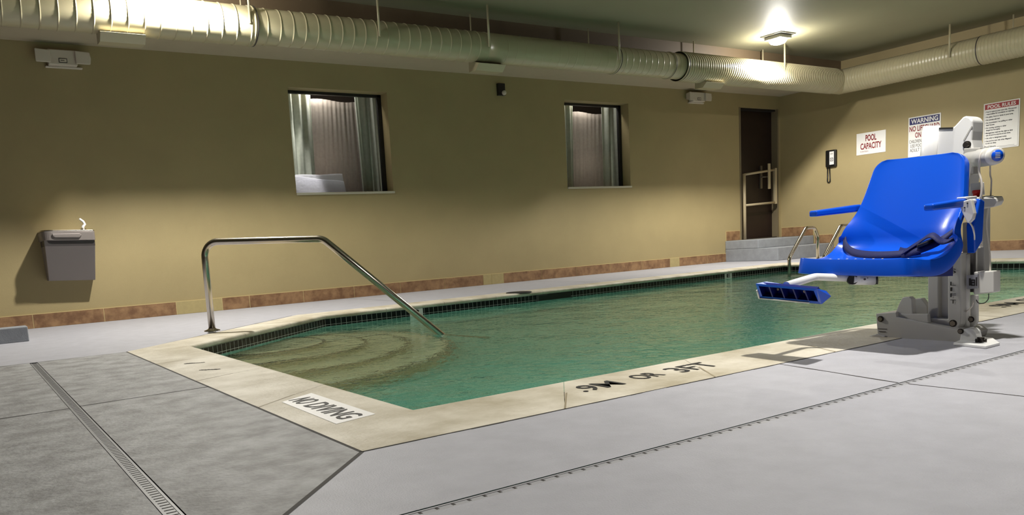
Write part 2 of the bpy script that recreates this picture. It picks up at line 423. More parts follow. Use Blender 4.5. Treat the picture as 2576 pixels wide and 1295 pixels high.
# depth marker tiles and skimmer --------------------------------------
def on_far(x, z):
    a, b = inn[3], inn[2]; t = (x-a.x)/(b.x-a.x); return Vector((x, a.y+(b.y-a.y)*t, z))
fdir = (inn[2]-inn[3]).normalized(); fn = Vector((fdir.y, -fdir.x, 0))
for x0, ch, lab in ((3.44, '2', 'white depth marker tile reading 2 beside the steps handrail'), (7.98, 'E', 'white tile with a black letter on the far pool edge, left of the ladder')):
    d = MB(); a = on_far(x0, -.037)+fn*.001; w = .14
    d.prism([a, a+fdir*w, a+fdir*w-Vector((0,0,.1)), a-Vector((0,0,.1))], fn*.004, SIGNW)
    d.text(ch, a+fdir*.035+Vector((0,0,-.048)), fdir, (0,0,1), .042, STENCIL, off=.006, bold=.03, width=.07)
    o = d.build('depth_marker_tile', weld=False); tag(o, lab, 'tile')
sk = MB(); a = on_far(4.95, -.036)+fn*.0015; w = .47
sk.prism([a, a+fdir*w, a+fdir*w-Vector((0,0,.10)), a-Vector((0,0,.10))], fn*.004, BLACK)
sk.prism([a+fn*.004, a+fn*.004+fdir*.14, a+fn*.004+fdir*.14-Vector((0,0,.01)), a+fn*.004-Vector((0,0,.01))], fn*.003, DGREY)
sk.box(a+Vector((.0, -.010, -.012)), a+Vector((.02, -.002, -.1)), DGREY)
o = sk.build('pool_skimmer'); tag(o, 'black skimmer opening in the dark tile band of the far pool wall', 'skimmer')
sl = MB(); c = at_z(1305, 736, 0); sl.lathe((c.x, c.y, 0), (0,0,1), [(0, .13), (.006, .13), (.008, .12), (.008, 0)], BLACKM)
o = sl.build('skimmer_lid'); tag(o, 'flat dark round skimmer lid on the far deck above the skimmer', 'lid')

# ------------------------------------------------------------------ walls
def wall_grid(mb, xs, zs, holes, y0, y1, m):
    for i in range(len(xs)-1):
        for j in range(len(zs)-1):
            if (i, j) in holes: continue
            mb.box((xs[i], y0, zs[j]), (xs[i+1], y1, zs[j+1]), m)
W1 = (3.232, 4.425, 1.18, 2.29); W2 = (7.068, 8.235, 1.19, 2.32); DR = (10.605, 11.57, .322, 2.36)
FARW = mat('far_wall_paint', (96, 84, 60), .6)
wn = MB()
def wseg(x0, x1, z0, z1): wn.box((x0, YN, z0), (x1, YN+.2, z1), WALL)
ZT = 2.9
wseg(XW-.2, W1[0], -.1, ZT); wseg(W1[0], W1[1], -.1, W1[2]); wseg(W1[0], W1[1], W1[3], ZT)
wseg(W1[1], W2[0], -.1, ZT); wseg(W2[0], W2[1], -.1, W2[2]); wseg(W2[0], W2[1], W2[3], ZT)
wseg(W2[1], DR[0], -.1, ZT); wseg(DR[0], DR[1], -.1, DR[2]); wseg(DR[0], DR[1], DR[3], ZT); wseg(DR[1], XE+.2, -.1, ZT)
struct(wn, 'wall_north', weld=False)
we = MB(); we.box((XE, YS-.2, -.1), (XE+.2, YN, ZT), WALL); struct(we, 'wall_east')
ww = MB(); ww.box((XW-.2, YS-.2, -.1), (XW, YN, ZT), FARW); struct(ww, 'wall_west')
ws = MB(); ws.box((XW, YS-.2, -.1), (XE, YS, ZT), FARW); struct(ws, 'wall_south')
ce = MB(); ce.box((XW-.2, YS-.2, ZC), (XE+.2, YN+.2, ZC+.1), CEIL)
struct(ce, 'ceiling')
so = MB(); so.box((XW, YSOF, ZSOF), (XE, YN, ZC), mat('soffit_face_shade', (104, 88, 66), .6, noise_amt=.05))  # face colour darkened to stand for shade
so.box((XW, YSOF-.004, ZSOF-.004), (XE, YN, ZSOF), mat('soffit_underside_lit', (188, 176, 150), .6, noise_amt=.05))  # underside colour lightened to stand for light bounced off the floor
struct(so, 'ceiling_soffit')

# baseboards ---------------------------------------------------------
def baseboard(name, segs, fixed, axis, depth, z0=0.0, h=.133, xs0=0):
    b = MB()
    for (a0, a1, m) in segs:
        g = .003
        if axis == 'x':
            b.box((a0+g, fixed-depth, z0+.002), (a1-g, fixed, z0+h-.006), m); b.box((a0, fixed-depth+.002, z0), (a1, fixed, z0+h), GROUT)
        else:
            b.box((fixed-depth, a0+g, z0+.002), (fixed, a1-g, z0+h-.006), m); b.box((fixed-depth+.002, a0, z0), (fixed, a1, z0+h), GROUT)
    return b.build(name, weld=False)
J = [-4.6, -1.6, -.63, -.03, .555, 1.165, 1.845, 2.31, 2.60, 3.206, 3.82, 4.42, 5.037, 5.61, 5.74, 5.93, 6.55, 7.16, 7.78, 8.4, 8.98, 9.18, 9.80, 10.235]
segs = []
for i in range(len(J)-1):
    m = BASEBR
    if abs(J[i]-1.845) < .001 or abs(J[i]-5.61) < .001 or abs(J[i]-5.74) < .001 or abs(J[i]-8.98) < .001: m = BASECR
    segs.append((J[i], J[i+1], m))
bn = baseboard('baseboard_north', segs, YN, 'x', .012); bn['kind'] = 'structure'
be = baseboard('baseboard_east', [(YS+.6*i, YS+.6*(i+1), BASEBR) for i in range(20)] + [(6.8, 7.15, BASEBR)], XE, 'y', .012); be['kind'] = 'structure'
bu = baseboard('baseboard_east_upper', [(7.16, 7.46, BASEBR)], XE, 'y', .012, .192, .135); bu['kind'] = 'structure'
bu = baseboard('baseboard_east_landing', [(7.49, 8.05, BASEBR)], XE, 'y', .012, .322, .15); bu['kind'] = 'structure'
bu = baseboard('baseboard_north_landing', [(10.25, 10.58, BASEBR)], YN, 'x', .012, .322, .15); bu['kind'] = 'structure'

# entry steps ---------------------------------------------------------
STEPM = mat('step_paint', (158, 162, 168), .55, noise_amt=.15, nscale=12, bump=.2, bscale=150)
es = thing('concrete_steps', (10.9, 7.6, 0), 'two grey painted concrete steps rising to the dark door in the far corner', 'steps')
a = MB(); a.box((10.235, 7.15, 0), (XE-.001, YN-.001, .19), STEPM); a.build('lower_step', es, bevel=.008)
a = MB(); a.box((10.235, 7.48, .19), (XE-.0135, YN-.001, .32), STEPM); a.build('upper_step', es, bevel=.008)
# low kerb at far left
kb = MB(); kb.box((-1.5, 6.57, 0), (.41, 6.74, .112), STEPM)
o = kb.build('concrete_kerb', bevel=.006); tag(o, 'low blue-grey concrete kerb lying on the deck at the left edge', 'kerb')

# ------------------------------------------------------------------ door
dr = MB(); dr.box((DR[0]+.03, YN+.10, DR[2]), (DR[1]-.03, YN+.145, DR[3]-.03), DOORM)
d1 = struct(dr, 'door_1')
fr = MB()
fr.box((DR[0], YN-.008, DR[2]), (DR[0]+.03, YN+.2, DR[3]), JAMB); fr.box((DR[1]-.03, YN-.008, DR[2]), (DR[1], YN+.2, DR[3]), JAMB)
fr.box((DR[0]+.03, YN+.03, DR[3]-.03), (DR[1]-.03, YN+.2, DR[3]), BLACKM); fr.box((DR[0]+.03, YN+.01, DR[2]), (DR[1]-.03, YN+.2, DR[2]+.012), BLACKM)
fr.build('door_frame', d1)
hd = MB()
hd.box((11.22, YN+.075, 1.12), (11.27, YN+.10, 1.48), STEELB); hd.tube([(11.245, YN+.10, 1.30), (11.245, YN+.045, 1.30), (11.36, YN+.045, 1.30)], .011, STEELB)
hd.build('door_handle', d1)
# push rail frame in front of the door
gr = thing('guard_rail', (10.64, 8.02, .32), 'beige metal guard rail frame standing in front of the dark door', 'rail')
gx0, gx1, gy = 10.665, 11.44, 8.035
a = MB(); a.tube([(gx0, gy, .322), (gx0, gy, 1.345)], .024, RAILP); a.build('post', gr)
for z0, z1 in ((1.33, 1.405), (.855, .885)):
    a = MB(); a.tube([(gx0, gy, z0), (gx1, gy, z1)], .018, RAILP); a.build('crossbar', gr)
a = MB(); a.box((gx1-.025, gy-.02, .86), (gx1+.025, gy+.02, 1.43), RAILP); a.build('end_plate', gr, bevel=.005)
a = MB(); a.box((11.23, gy-.03, 1.10), (11.285, gy-.012, 1.50), RAILP); a.build('latch_plate', gr, bevel=.003)

# ------------------------------------------------------------------ windows
def window(n, W, lin_spec):
    x0, x1, z0, z1 = W; yg = YN+.17
    f = MB(); t = .03
    f.box((x0, yg-.02, z0), (x0+.012, yg+.02, z1), FRAMEB); f.box((x1-.045, yg-.02, z0), (x1, yg+.02, z1), FRAMEB)
    f.box((x0, yg-.02, z1-.03), (x1, yg+.02, z1), FRAMEB); f.box((x0, yg-.02, z0), (x1, yg+.02, z0+.012), FRAMEB)
    w = struct(f, 'window_%d' % n)
    p = MB(); p.box((x0+.012, yg-.003, z0+.012), (x1-.045, yg+.003, z1-.03), GLASS); p.build('pane', w)
    s = MB(); s.box((x0-.0, YN-.018, z0-.022), (x1+.01, yg-.02, z0+.003), SILL); s.build('window_sill', w, bevel=.004)
    return w
window(1, W1, None); window(2, W2, None)
# dim rooms behind the windows
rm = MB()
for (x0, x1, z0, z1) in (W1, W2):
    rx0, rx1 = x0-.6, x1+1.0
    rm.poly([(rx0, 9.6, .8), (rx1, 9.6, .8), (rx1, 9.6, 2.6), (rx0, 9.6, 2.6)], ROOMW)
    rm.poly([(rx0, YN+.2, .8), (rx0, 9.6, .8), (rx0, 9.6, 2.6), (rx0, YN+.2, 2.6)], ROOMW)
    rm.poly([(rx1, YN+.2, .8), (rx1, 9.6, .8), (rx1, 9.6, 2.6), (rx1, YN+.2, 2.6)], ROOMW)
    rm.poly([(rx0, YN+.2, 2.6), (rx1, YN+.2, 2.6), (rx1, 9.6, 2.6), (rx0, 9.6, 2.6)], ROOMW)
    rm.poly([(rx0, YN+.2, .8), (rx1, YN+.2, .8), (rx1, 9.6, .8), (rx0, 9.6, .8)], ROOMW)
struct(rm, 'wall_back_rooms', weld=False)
def cloth(name, xt0, xt1, xb0, xb1, z0, z1, y, folds, amp, m, label, wave=0, group=None):
    """hanging cloth with vertical folds, top/bottom x-extents, optional wavy top edge"""
    c = MB(); NU, NV = 80, 14; vs = []; fs = []; random.seed(len(label)*7+int(z1*100)+int(xt0*50))
    ph = [random.uniform(0, 6) for _ in range(3)]
    for side in (0, 1):
        for j in range(NV+1):
            v = j/NV
            for i in range(NU+1):
                u = i/NU; x = (xt0+(xt1-xt0)*u)*v + (xb0+(xb1-xb0)*u)*(1-v)
                zt = z1 + (wave*math.sin(u*2*PI*1.15-.6) if wave else 0)
                d = amp*(math.sin(u*folds*2*PI+ph[0])+.5*math.sin(u*folds*3.7+ph[1]+v*1.5))
                vs.append((x, y+d+side*.003, z0+(zt-z0)*v))
    K = (NU+1)*(NV+1)
    for j in range(NV):
        for i in range(NU):
            q = j*(NU+1)+i; fs.append((q, q+1, q+NU+2, q+NU+1)); fs.append((K+q, K+q+NU+1, K+q+NU+2, K+q+1))
    for j in range(NV):
        for i in (0, NU): q = j*(NU+1)+i; fs.append((q, q+NU+1, K+q+NU+1, K+q))
    for i in range(NU):
        for j in (0, NV): q = j*(NU+1)+i; fs.append((q, q+1, K+q+1, K+q))
    c.mesh(vs, fs, m, True); o = c.build(name); tag(o, label, 'curtain', group); return o
YC = YN+.33
def X(px, py, Y=YC): return at_y(px, py, Y).x
def Z(px, py, Y=YC): return at_y(px, py, Y).z
cloth('curtain', X(719, 225), X(781, 228), X(738, 480), X(797, 480), 1.05, 2.36, YC, 3, .018, CURT, 'pale curtain panel at the left side of the larger window')
cloth('curtain', X(888, 232), X(954, 234), X(912, 480), X(972, 480), 1.05, 2.36, YC, 3, .018, CURT, 'pale curtain panel at the right side of the larger window')
cloth('sheer_curtain', X(760, 250), X(910, 250), X(760, 480), X(930, 480), 1.05, Z(835, 253, YC+.06), YC+.06, 14, .004, SHEER, 'brownish sheer cloth with wavy top in the middle of the larger window', wave=.014)
cloth('curtain', X(1415, 262), X(1441, 262), X(1424, 466), X(1443, 466), 1.05, 2.36, YC, 2, .014, CURT, 'narrow pale curtain at the left side of the smaller window')
cloth('curtain', X(1513, 262), X(1560, 262), X(1518, 466), X(1566, 466), 1.05, 2.36, YC, 2, .016, CURT, 'wide pale curtain at the right side of the smaller window')
cloth('sheer_curtain', X(1430, 280), X(1530, 280), X(1430, 460), X(1530, 460), 1.05, Z(1478, 284, YC+.06), YC+.06, 10, .004, SHEER, 'brownish sheer cloth with wavy top in the middle of the smaller window', wave=.012)
# unidentified white linen behind the glass of window 1
def shape(p0, p1, zt0, zt1, zb, y, label):  # slanted white pieces, what they are is unknown
    a = MB(); x0, x1 = X(*p0, y), X(*p1, y); n = 10; vs = []; fs = []
    for i in range(n+1):
        t = i/n; x = x0+(x1-x0)*t; zt = zt0+(zt1-zt0)*t + .004*math.sin(9*t)
        for yy, sl_ in ((y, .045), (y+.012, .045)): vs += [(x, yy, zb), (x, yy+sl_, zt)]
    for i in range(n):
        b = 4*i; fs += [(b, b+4, b+5, b+1), (b+2, b+3, b+7, b+6), (b+1, b+5, b+7, b+3), (b, b+2, b+6, b+4)]
    fs += [(0, 1, 3, 2), (4*n, 4*n+2, 4*n+3, 4*n+1)]
    a.mesh(vs, fs, PLAINW); o = a.build('white_shape', bevel=.006); tag(o, label, 'shape', None)
YL = YN+.195
shape((735, 470), (871, 470), Z(742, 440, YL), Z(872, 455, YL), 1.175, YL, 'bright white unidentified linen low in the larger window, front piece')
shape((740, 440), (866, 440), Z(742, 439, YL+.035), Z(866, 436, YL+.035), 1.175, YL+.035, 'bright white unidentified linen in the larger window, taller piece behind')

# ------------------------------------------------------------------ duct
DY, DZ, DXE = 6.80, 2.505, 11.20
dt = thing('air_duct', (5, DY, DZ), 'large cream round air duct hung under the ceiling along two walls', 'duct')
def duct_run(name, a, b, r, pitch, rib, lab=None, seg=36):
    a = Vector(a); b = Vector(b); L = (b-a).length; ax = (b-a).normalized()
    prof_ = []; t = 0; rw = min(.0045, pitch*.15)
    while t + pitch < L:
        e_ = min(.006, pitch*.12)
        prof_ += [(t, r), (t+e_, r), (t+pitch-2*rw-e_, r), (t+pitch-2*rw, r), (t+pitch-rw*1.4, r+rib), (t+pitch-rw*.6, r+rib)]; t += pitch
    prof_ += [(t, r), (L, r)]
    m = MB(); m.lathe(a, ax, prof_, DUCT, seg); return m.build(name, dt)
duct_run('duct_section', (XW, DY, DZ-.005), (2.43, DY, DZ-.005), .162, .125, .005)
duct_run('duct_section', (2.43, DY, DZ), (5.0, DY, DZ), .150, .117, .0042)
duct_run('duct_section', (5.0, DY, DZ), (6.70, DY, DZ), .150, .117, .0012)
duct_run('duct_section', (6.70, DY, DZ), (7.80, DY, DZ), .150, .10, .002)
duct_run('duct_section', (7.80, DY, DZ), (DXE-.17, DY, DZ), .171, .040, .005)
# mitred elbow + east run
el = MB(); seg = 36; vs = []; r = .171
for (kind) in (0, 1, 2):
    for k in range(seg):
        a_ = 2*PI*k/seg; c_, s_ = math.cos(a_), math.sin(a_)
        if kind == 0: vs.append((DXE-.17, DY+r*c_, DZ+r*s_))
        elif kind == 1: vs.append((DXE+r*c_, DY+r*c_, DZ+r*s_))
        else: vs.append((DXE+r*c_, DY-.17, DZ+r*s_))
fs = [(i*seg+k, i*seg+(k+1) % seg, (i+1)*seg+(k+1) % seg, (i+1)*seg+k) for i in (0, 1) for k in range(seg)]
el.mesh(vs, fs, DUCT, False)
o = el.build('duct_elbow', dt)
duct_run('duct_section', (DXE, DY-.17, DZ), (DXE, 4.94, DZ), .171, .040, .003)
duct_run('duct_section', (DXE, 4.94, DZ), (DXE, YS, DZ), .176, .040, .003)
def collar(c, ax, r, w=.05):
    m = MB(); m.lathe(c, ax, [(-w/2, r), (-w/2, r+.004), (w/2, r+.004), (w/2, r)], DUCT, 36)
    m.lathe(Vector(c)+Vector(ax)*(w/2), ax, [(0, r+.0045), (.006, r+.0055), (.012, r+.0045)], FDARK, 36); m.build('duct_collar', dt)
collar((2.43, DY, DZ-.003), (1, 0, 0), .162, .02); collar((6.70, DY, DZ), (1, 0, 0), .150, .02)
collar((7.60, DY, DZ), (1, 0, 0), .152, .01); collar((7.80, DY, DZ), (1, 0, 0), .171, .02); collar((DXE, 4.94, DZ), (0, 1, 0), .173, .02)
# hanger rods, pairs (near and far side of the duct)
def rod(x, y, z0, rr=.011):
    m = MB(); m.tube([(x, y, z0), (x, y, ZC)], rr, DUCT, 8); m.build('hanger_rod', dt)
RY = DY-.163
for px, py in ((630, 60), (953, 60), (1228, 60), (1557, 100), (1974, 145)):
    x = at_y(px, py, RY).x; rod(x, RY, DZ-.03)
for px, py in ((605, 8), (1183, 45), (1480, 90), (1745, 125), (1919, 140)):
    x = at_y(px, py, DY+.165).x; rod(x, DY+.165, DZ+.02, .008)
yR = at_x(2389, 95, DXE-.18).y; rod(DXE-.180, yR, DZ-.03, .012); rod(DXE+.18, yR-.55, DZ, .009)
# registers under the duct front
for (c0, c1, w_) in (((258, 95), (377, 100), .34), ((1214, 168), (1277, 172), .34), ((1788, 220), (1836, 224), .34)):
    p = at_y(*c0, RY); m = MB(); x0 = p.x; x1 = x0+w_
    m.hexa([(x0, DY-.04, DZ-.238), (x1, DY-.04, DZ-.238), (x1, DY+.08, DZ-.235), (x0, DY+.08, DZ-.235),
            (x0, DY-.105, DZ-.178), (x1, DY-.105, DZ-.178), (x1, DY+.08, DZ-.12), (x0, DY+.08, DZ-.12)], DUCT)
    rg = m.build('air_register', dt)

# ------------------------------------------------------------------ ceiling lights
POOLW = 32
LENS2 = mat('pool_fill_lens', (230, 250, 245), .3, emit=(225, 255, 245), estr=5)
LENS = mat('light_lens', (255, 250, 236), .3, emit=(255, 246, 224), estr=14)
HOUS = mat('light_housing', (150, 148, 140), .45)
LAMPS = [((9.16, 6.38), 'square ceiling light with glowing lens above the duct near the far corner'),
         ((1.75, 6.38), 'ceiling light outside the frame above the left end of the duct'),
         ((2.85, 1.45), 'ceiling light outside the frame above the pool lift'),
         ((9.30, 1.62), 'added unseen ceiling light that brightens the east wall'),  # added lamp, aimed to brighten the east wall
         ((2.0, -1.9), 'ceiling light outside the frame behind the camera')]
def lamp(x, y, label, power, size=.09, col=(1, .965, .90), down=False):
    t = thing('ceiling_light', (x, y, ZC), label, 'ceiling light')
    m = MB(); m.box((x-.15, y-.15, ZC-.012), (x+.15, y+.15, ZC), HOUS); m.box((x-.115, y-.115, ZC-.055), (x+.115, y+.115, ZC-.012), HOUS); m.build('housing', t, bevel=.006)
    l = MB(); l.lathe((x, y, ZC-.055), (0, 0, -1), [(0, .105), (.02, .105), (.045, .085), (.058, .045), (.062, 0)], LENS, 24); l.build('lens', t)
    if down:
        ld = bpy.data.lights.new('lamp_panel', 'SPOT'); ld.energy = power; ld.color = col; ld.shadow_soft_size = .05
        ld.spot_size = math.radians(down); ld.spot_blend = .55
        lo = bpy.data.objects.new('lamp_panel', ld); COL.objects.link(lo); lo.location = (x, y, ZC-.125)
        if x > 5: lo.rotation_euler = (Vector((11.6, 3.6, .7))-Vector((x, y, ZC-.125))).to_track_quat('-Z', 'Y').to_euler()
    else:
        ld = bpy.data.lights.new('lamp_bulb', 'SPOT'); ld.energy = power; ld.color = col; ld.shadow_soft_size = size
        ld.spot_size = math.radians(150 if x > 5 else 160); ld.spot_blend = .3
        lo = bpy.data.objects.new('lamp_bulb', ld); COL.objects.link(lo); lo.location = (x, y, ZC-.16-size*.5)
        ld = bpy.data.lights.new('lamp_glow', 'POINT'); ld.energy = power*.13; ld.color = col; ld.shadow_soft_size = size
        lo = bpy.data.objects.new('lamp_glow', ld); COL.objects.link(lo); lo.location = (x, y, ZC-.16-size*.5)
    return t
POW = (380, 380, 370, 170, 120)
for ((x, y), lab), pw in zip(LAMPS, POW): lamp(x, y, lab, pw, .05, down=(0, 0, 140, 130, 130)[LAMPS.index(((x, y), lab))])

# ------------------------------------------------------------------ wall fittings
def emergency(p, w, label):
    x, z = p; t = thing('emergency_light', (x, YN, z), label, 'emergency light', 'emergency lights high on the long wall')
    m = MB(); m.box((x-w*.30, YN-.085, z-.07), (x+w*.30, YN+.004, z+.065), EMG); m.box((x-w*.36, YN-.03, z-.085), (x+w*.42, YN+.004, z-.068), EMG)
    bd = m.build('housing', t, bevel=.008)
    for s in (-1, 1):
        h = MB(); c = Vector((x+s*w*.385, YN-.06, z+.004)); a_ = .062; b_ = .066
        p8 = []
        for (yy, k_, zz) in ((-.055, 1.0, -.012), (.045, .72, 0)):
            for (u_, v_) in ((-1, -.8), (1, -.8), (1.15, 0), (1, .9), (-1, 1)): p8.append(c+Vector((u_*a_*k_+s*(.012 if yy < 0 else 0), yy, v_*b_*k_+zz)))
        h.mesh(p8, [(0,1,2,3,4), (9,8,7,6,5)] + [(i_, i_+5, (i_+1) % 5+5, (i_+1) % 5) for i_ in range(5)], EMG)
        hh = h.build('lamp_head', t, bevel=.008)
    l = MB(); l.box((x-.035, YN-.0885, z-.05), (x+.035, YN-.0845, z-.012), BLACKM); l.box((x-.030, YN-.0895, z-.045), (x+.030, YN-.088, z-.017), EMG)
    l.box((x-.02, YN-.0905, z-.033), (x+.012, YN-.0893, z-.028), BLACKM); l.build('label_plate', t)
emergency((1.065, 2.425), .40, 'white twin-head emergency light at the upper left of the long wall')
emergency((9.60, 2.455), .42, 'white twin-head emergency light on the wall near the dark door')
p = at_y(1263, 225, YN-.04)
cm = thing('alarm_strobe', (p.x, YN, p.z), 'small black wall strobe between the two windows', 'alarm')
m = MB(); m.box((p.x-.055, YN-.04, p.z-.07), (p.x+.05, YN+.004, p.z+.075), BLACK); m.build('housing', cm, bevel=.004)
m = MB(); m.lathe((p.x+.022, YN-.04, p.z-.04), (0, -1, 0), [(0, .028), (.02, .028), (.03, .02), (.034, 0)], EMG, 14); m.build('lens', cm)

# signs on the east wall
def sign(y0, y1, z0, z1, draw, name, label):
    m = MB(); x = XE; m.box((x-.006, y1, z0), (x-.0005, y0, z1), SIGNW); R_ = Vector((0, -1, 0)); U_ = Vector((0, 0, 1))
    def T(txt, u, v, h, mt, width=None, bold=0.0, align='CENTER'): # u,v measured from top-left, metres
        m.text(txt, (x-.0066, y0-u, z1-v-h), R_, U_, h, mt, width=width, bold=bold, align=align, off=.0004)
    def B(u0, v0, u1, v1, mt, d=.0064): m.poly([(x-d, y0-u0, z1-v0), (x-d, y0-u1, z1-v0), (x-d, y0-u1, z1-v1), (x-d, y0-u0, z1-v1)], mt)
    draw(T, B, y0-y1, z1-z0); o = m.build(name, weld=False); tag(o, label, 'sign'); return o
def d_cap(T, B, w, h):
    T('POOL', w/2, .035, .085, INKR, width=.16, bold=.03); T('CAPACITY', w/2, .15, .085, INKR, width=.31, bold=.025)
    T('THIRTEEN', .115, .26, .018, INKR, width=.12)
sign(6.80, 6.37, 1.466, 1.778, d_cap, 'pool_capacity_sign', 'white sign with red POOL CAPACITY lettering beside the wall phone')
def d_warn(T, B, w, h):
    B(.015, .015, w-.015, .105, SIGNB); T('WARNING', w/2, .028, .062, SIGNW, width=w-.07, bold=.02)
    T('NO LIFEGUARD', w/2, .125, .07, INKR, width=w-.03, bold=.025); T('ON DUTY', w/2, .215, .07, INKR, width=.24, bold=.025)
    T('CHILDREN SHOULD NOT', w/2, .31, .045, INKD, width=w-.03); T('USE POOL WITHOUT', w/2, .37, .045, INKD, width=w-.06); T('ADULT SUPERVISION', w/2, .43, .045, INKD, width=w-.05)
sign(6.055, 5.63, 1.34, 1.885, d_warn, 'warning_sign', 'white and blue WARNING no lifeguard sign partly hidden by the pool lift')
def d_rules(T, B, w, h):
    e = .008
    B(.012, .012, w-.012, .012+.0035, SIGNR, .0062); B(.012, h-.015, w-.012, h-.012, BLACK, .0062)
    B(.012, .012, .0145, h-.012, BLACK, .0062); B(w-.0145, .012, w-.012, h-.012, BLACK, .0062)
    B(.014, .014, w-.014, .078, SIGNR); T('POOL RULES', w/2, .025, .042, SIGNW, width=w-.09, bold=.02)
    lines = ['Pool is open at your own risk. We are not', 'responsible for accidents or injuries.', 'No glass, food or drink in pool area.', 'No animals allowed.', 'No incontinent / no pulling or other',
             'lead issues.', 'No running, pushing or other', 'dangerous horseplay.', 'Management reserves the right to deny', 'use of pool to anyone at any time.', 'Use only in designated areas.', 'Use pool at own risk when lifeguard', 'is not on duty.']
    v = .098; br = {0, 2, 3, 4, 6, 8, 10, 11}
    for i, s in enumerate(lines):
        if i in br and i: v += .008
        T(s, .032, v, .017, INKD, width=len(s)*.0083, align='LEFT', bold=.03)
        if i in br: B(.020, v+.006, .026, v+.012, INKD)
        v += .0285
    T('Pool Hours', .02, v+.012, .024, INKD, width=.13, bold=.015, align='LEFT'); B(.16, v+.034, .36, v+.037, INKD)
sign(5.108, 4.70, 1.309, 1.897, d_rules, 'pool_rules_sign', 'tall white POOL RULES sign with a red heading right of the lift')

# wall phone on the east wall
ph = thing('wall_phone', (XE, 7.18, 1.5), 'black wall phone with a white card and hanging cord left of the capacity sign', 'phone')
m = MB(); m.box((XE-.05, 7.10, 1.345), (XE, 7.265, 1.60), BLACK); m.build('phone_body', ph, bevel=.012)
m = MB(); m.box((XE-.054, 7.125, 1.38), (XE-.049, 7.195, 1.575), SIGNW)
m.box((XE-.0555, 7.135, 1.43), (XE-.0535, 7.185, 1.48), BLACK); m.box((XE-.0562, 7.142, 1.437), (XE-.0552, 7.178, 1.473), SIGNW); m.box((XE-.0568, 7.156, 1.442), (XE-.0558, 7.164, 1.468), BLACK)
m.box((XE-.0555, 7.14, 1.53), (XE-.0535, 7.18, 1.55), GREYP); m.build('instruction_card', ph)
m = MB(); m.tube(path([(XE-.02, 7.245, 1.35), (XE-.02, 7.25, 1.12), (XE-.02, 7.205, 1.12), (XE-.02, 7.215, 1.35)], .018), .008, BLACK, 8); m.build('cord', ph)

# ------------------------------------------------------------------ drinking fountain
ft = thing('drinking_fountain', (.9, YN, .42), 'grey wall-mounted drinking fountain with steel basin on the left of the long wall', 'drinking fountain')
x0, x1 = .685, 1.118; yf = 7.70
m = MB()
m.hexa([(x0+.03, 7.93, .425), (x1-.01, 7.93, .405), (x1-.01, YN+.004, .405), (x0+.03, YN+.004, .425), (x0+.015, yf+.03, .735), (x1-.005, yf+.03, .72), (x1-.005, YN+.004, .72), (x0+.015, YN+.004, .735)], FOUNT)
m.build('apron', ft, bevel=.006)
m = MB(); m.hexa([(x0+.014, yf+.025, .733), (x1-.006, yf+.025, .718), (x1-.006, YN, .718), (x0+.014, YN, .733), (x0+.014, yf+.02, .785), (x1-.006, yf+.02, .765), (x1-.006, YN, .765), (x0+.014, YN, .785)], FDARK); m.build('dark_gap_band', ft)  # darker band between apron and front panel
m = MB(); top = []
for (cx_, cy_) in arc((x0, YN, 0), (x0, yf, 0), (x1, yf, 0), .07, 8) and [(p.x, p.y) for p in arc((x0, YN, 0), (x0, yf, 0), (x1, yf, 0), .09, 8)] + [(p.x, p.y) for p in arc((x0, yf, 0), (x1, yf, 0), (x1, YN, 0), .02, 4)]:
    top.append((cx_, cy_))
top = [(x0, YN)] + top + [(x1, YN)]
m.prism([(x, y, .782-(x-x0)*.035) for x, y in top], (0, 0, .078), FOUNT)
m.build('front_panel', ft, bevel=.004)
m = MB(); m.prism([(x, y, .860-(x-x0)*.035) for x, y in top], (0, 0, .014), STEEL); m.build('basin_rim', ft, bevel=.005)
m = MB(); m.prism([(x, yf-.002, z) for x, z in ((.765, .838), (.99, .832), (1.005, .815), (.985, .795), (.79, .803), (.77, .815))], (0, -.014, 0), FOUNT); m.build('push_bar', ft, bevel=.005)
m = MB(); b0 = Vector((1.035, 7.78, .86)); m.disc(b0, (0,0,1), .024, .014, STEEL)
m.tube([b0+Vector((0,0,.01)), b0+Vector((.0,0,.035)), b0+Vector((.018,0,.055)), b0+Vector((.008,0,.078)), b0+Vector((-.022,-.005,.105))], [.013, .013, .012, .011, .009], WHITE, 10); m.build('bubbler', ft)

# ------------------------------------------------------------------ handrail into the pool
A = Vector((1.549, 5.733, 0)); Bw = Vector((2.807, 4.587, ZW)); dirh = Vector((Bw.x-A.x, Bw.y-A.y, 0)).normalized()
def hp(s, z): return A + dirh*s + Vector((0, 0, z))
Ls = (Vector((Bw.x-A.x, Bw.y-A.y, 0))).length
slope_end = hp(Ls, ZW); s_top = .905
sl_dir = (slope_end - hp(s_top, .617)).normalized()
endp = slope_end + sl_dir*.45
hr = thing('steel_handrail', A, 'polished steel handrail curving from the deck down into the pool steps', 'handrail')
m = MB(); m.tube(path([A+Vector((0,0,.0)), hp(.0, .648), hp(s_top, .612), endp], .11, 10), .0245, STEEL, 20); m.build('rail_tube', hr)
m = MB(); m.lathe(A, (0,0,1), [(0, .058), (.006, .056), (.014, .032), (.02, .027), (.024, .0)], STEEL, 24); m.build('base_flange', hr)

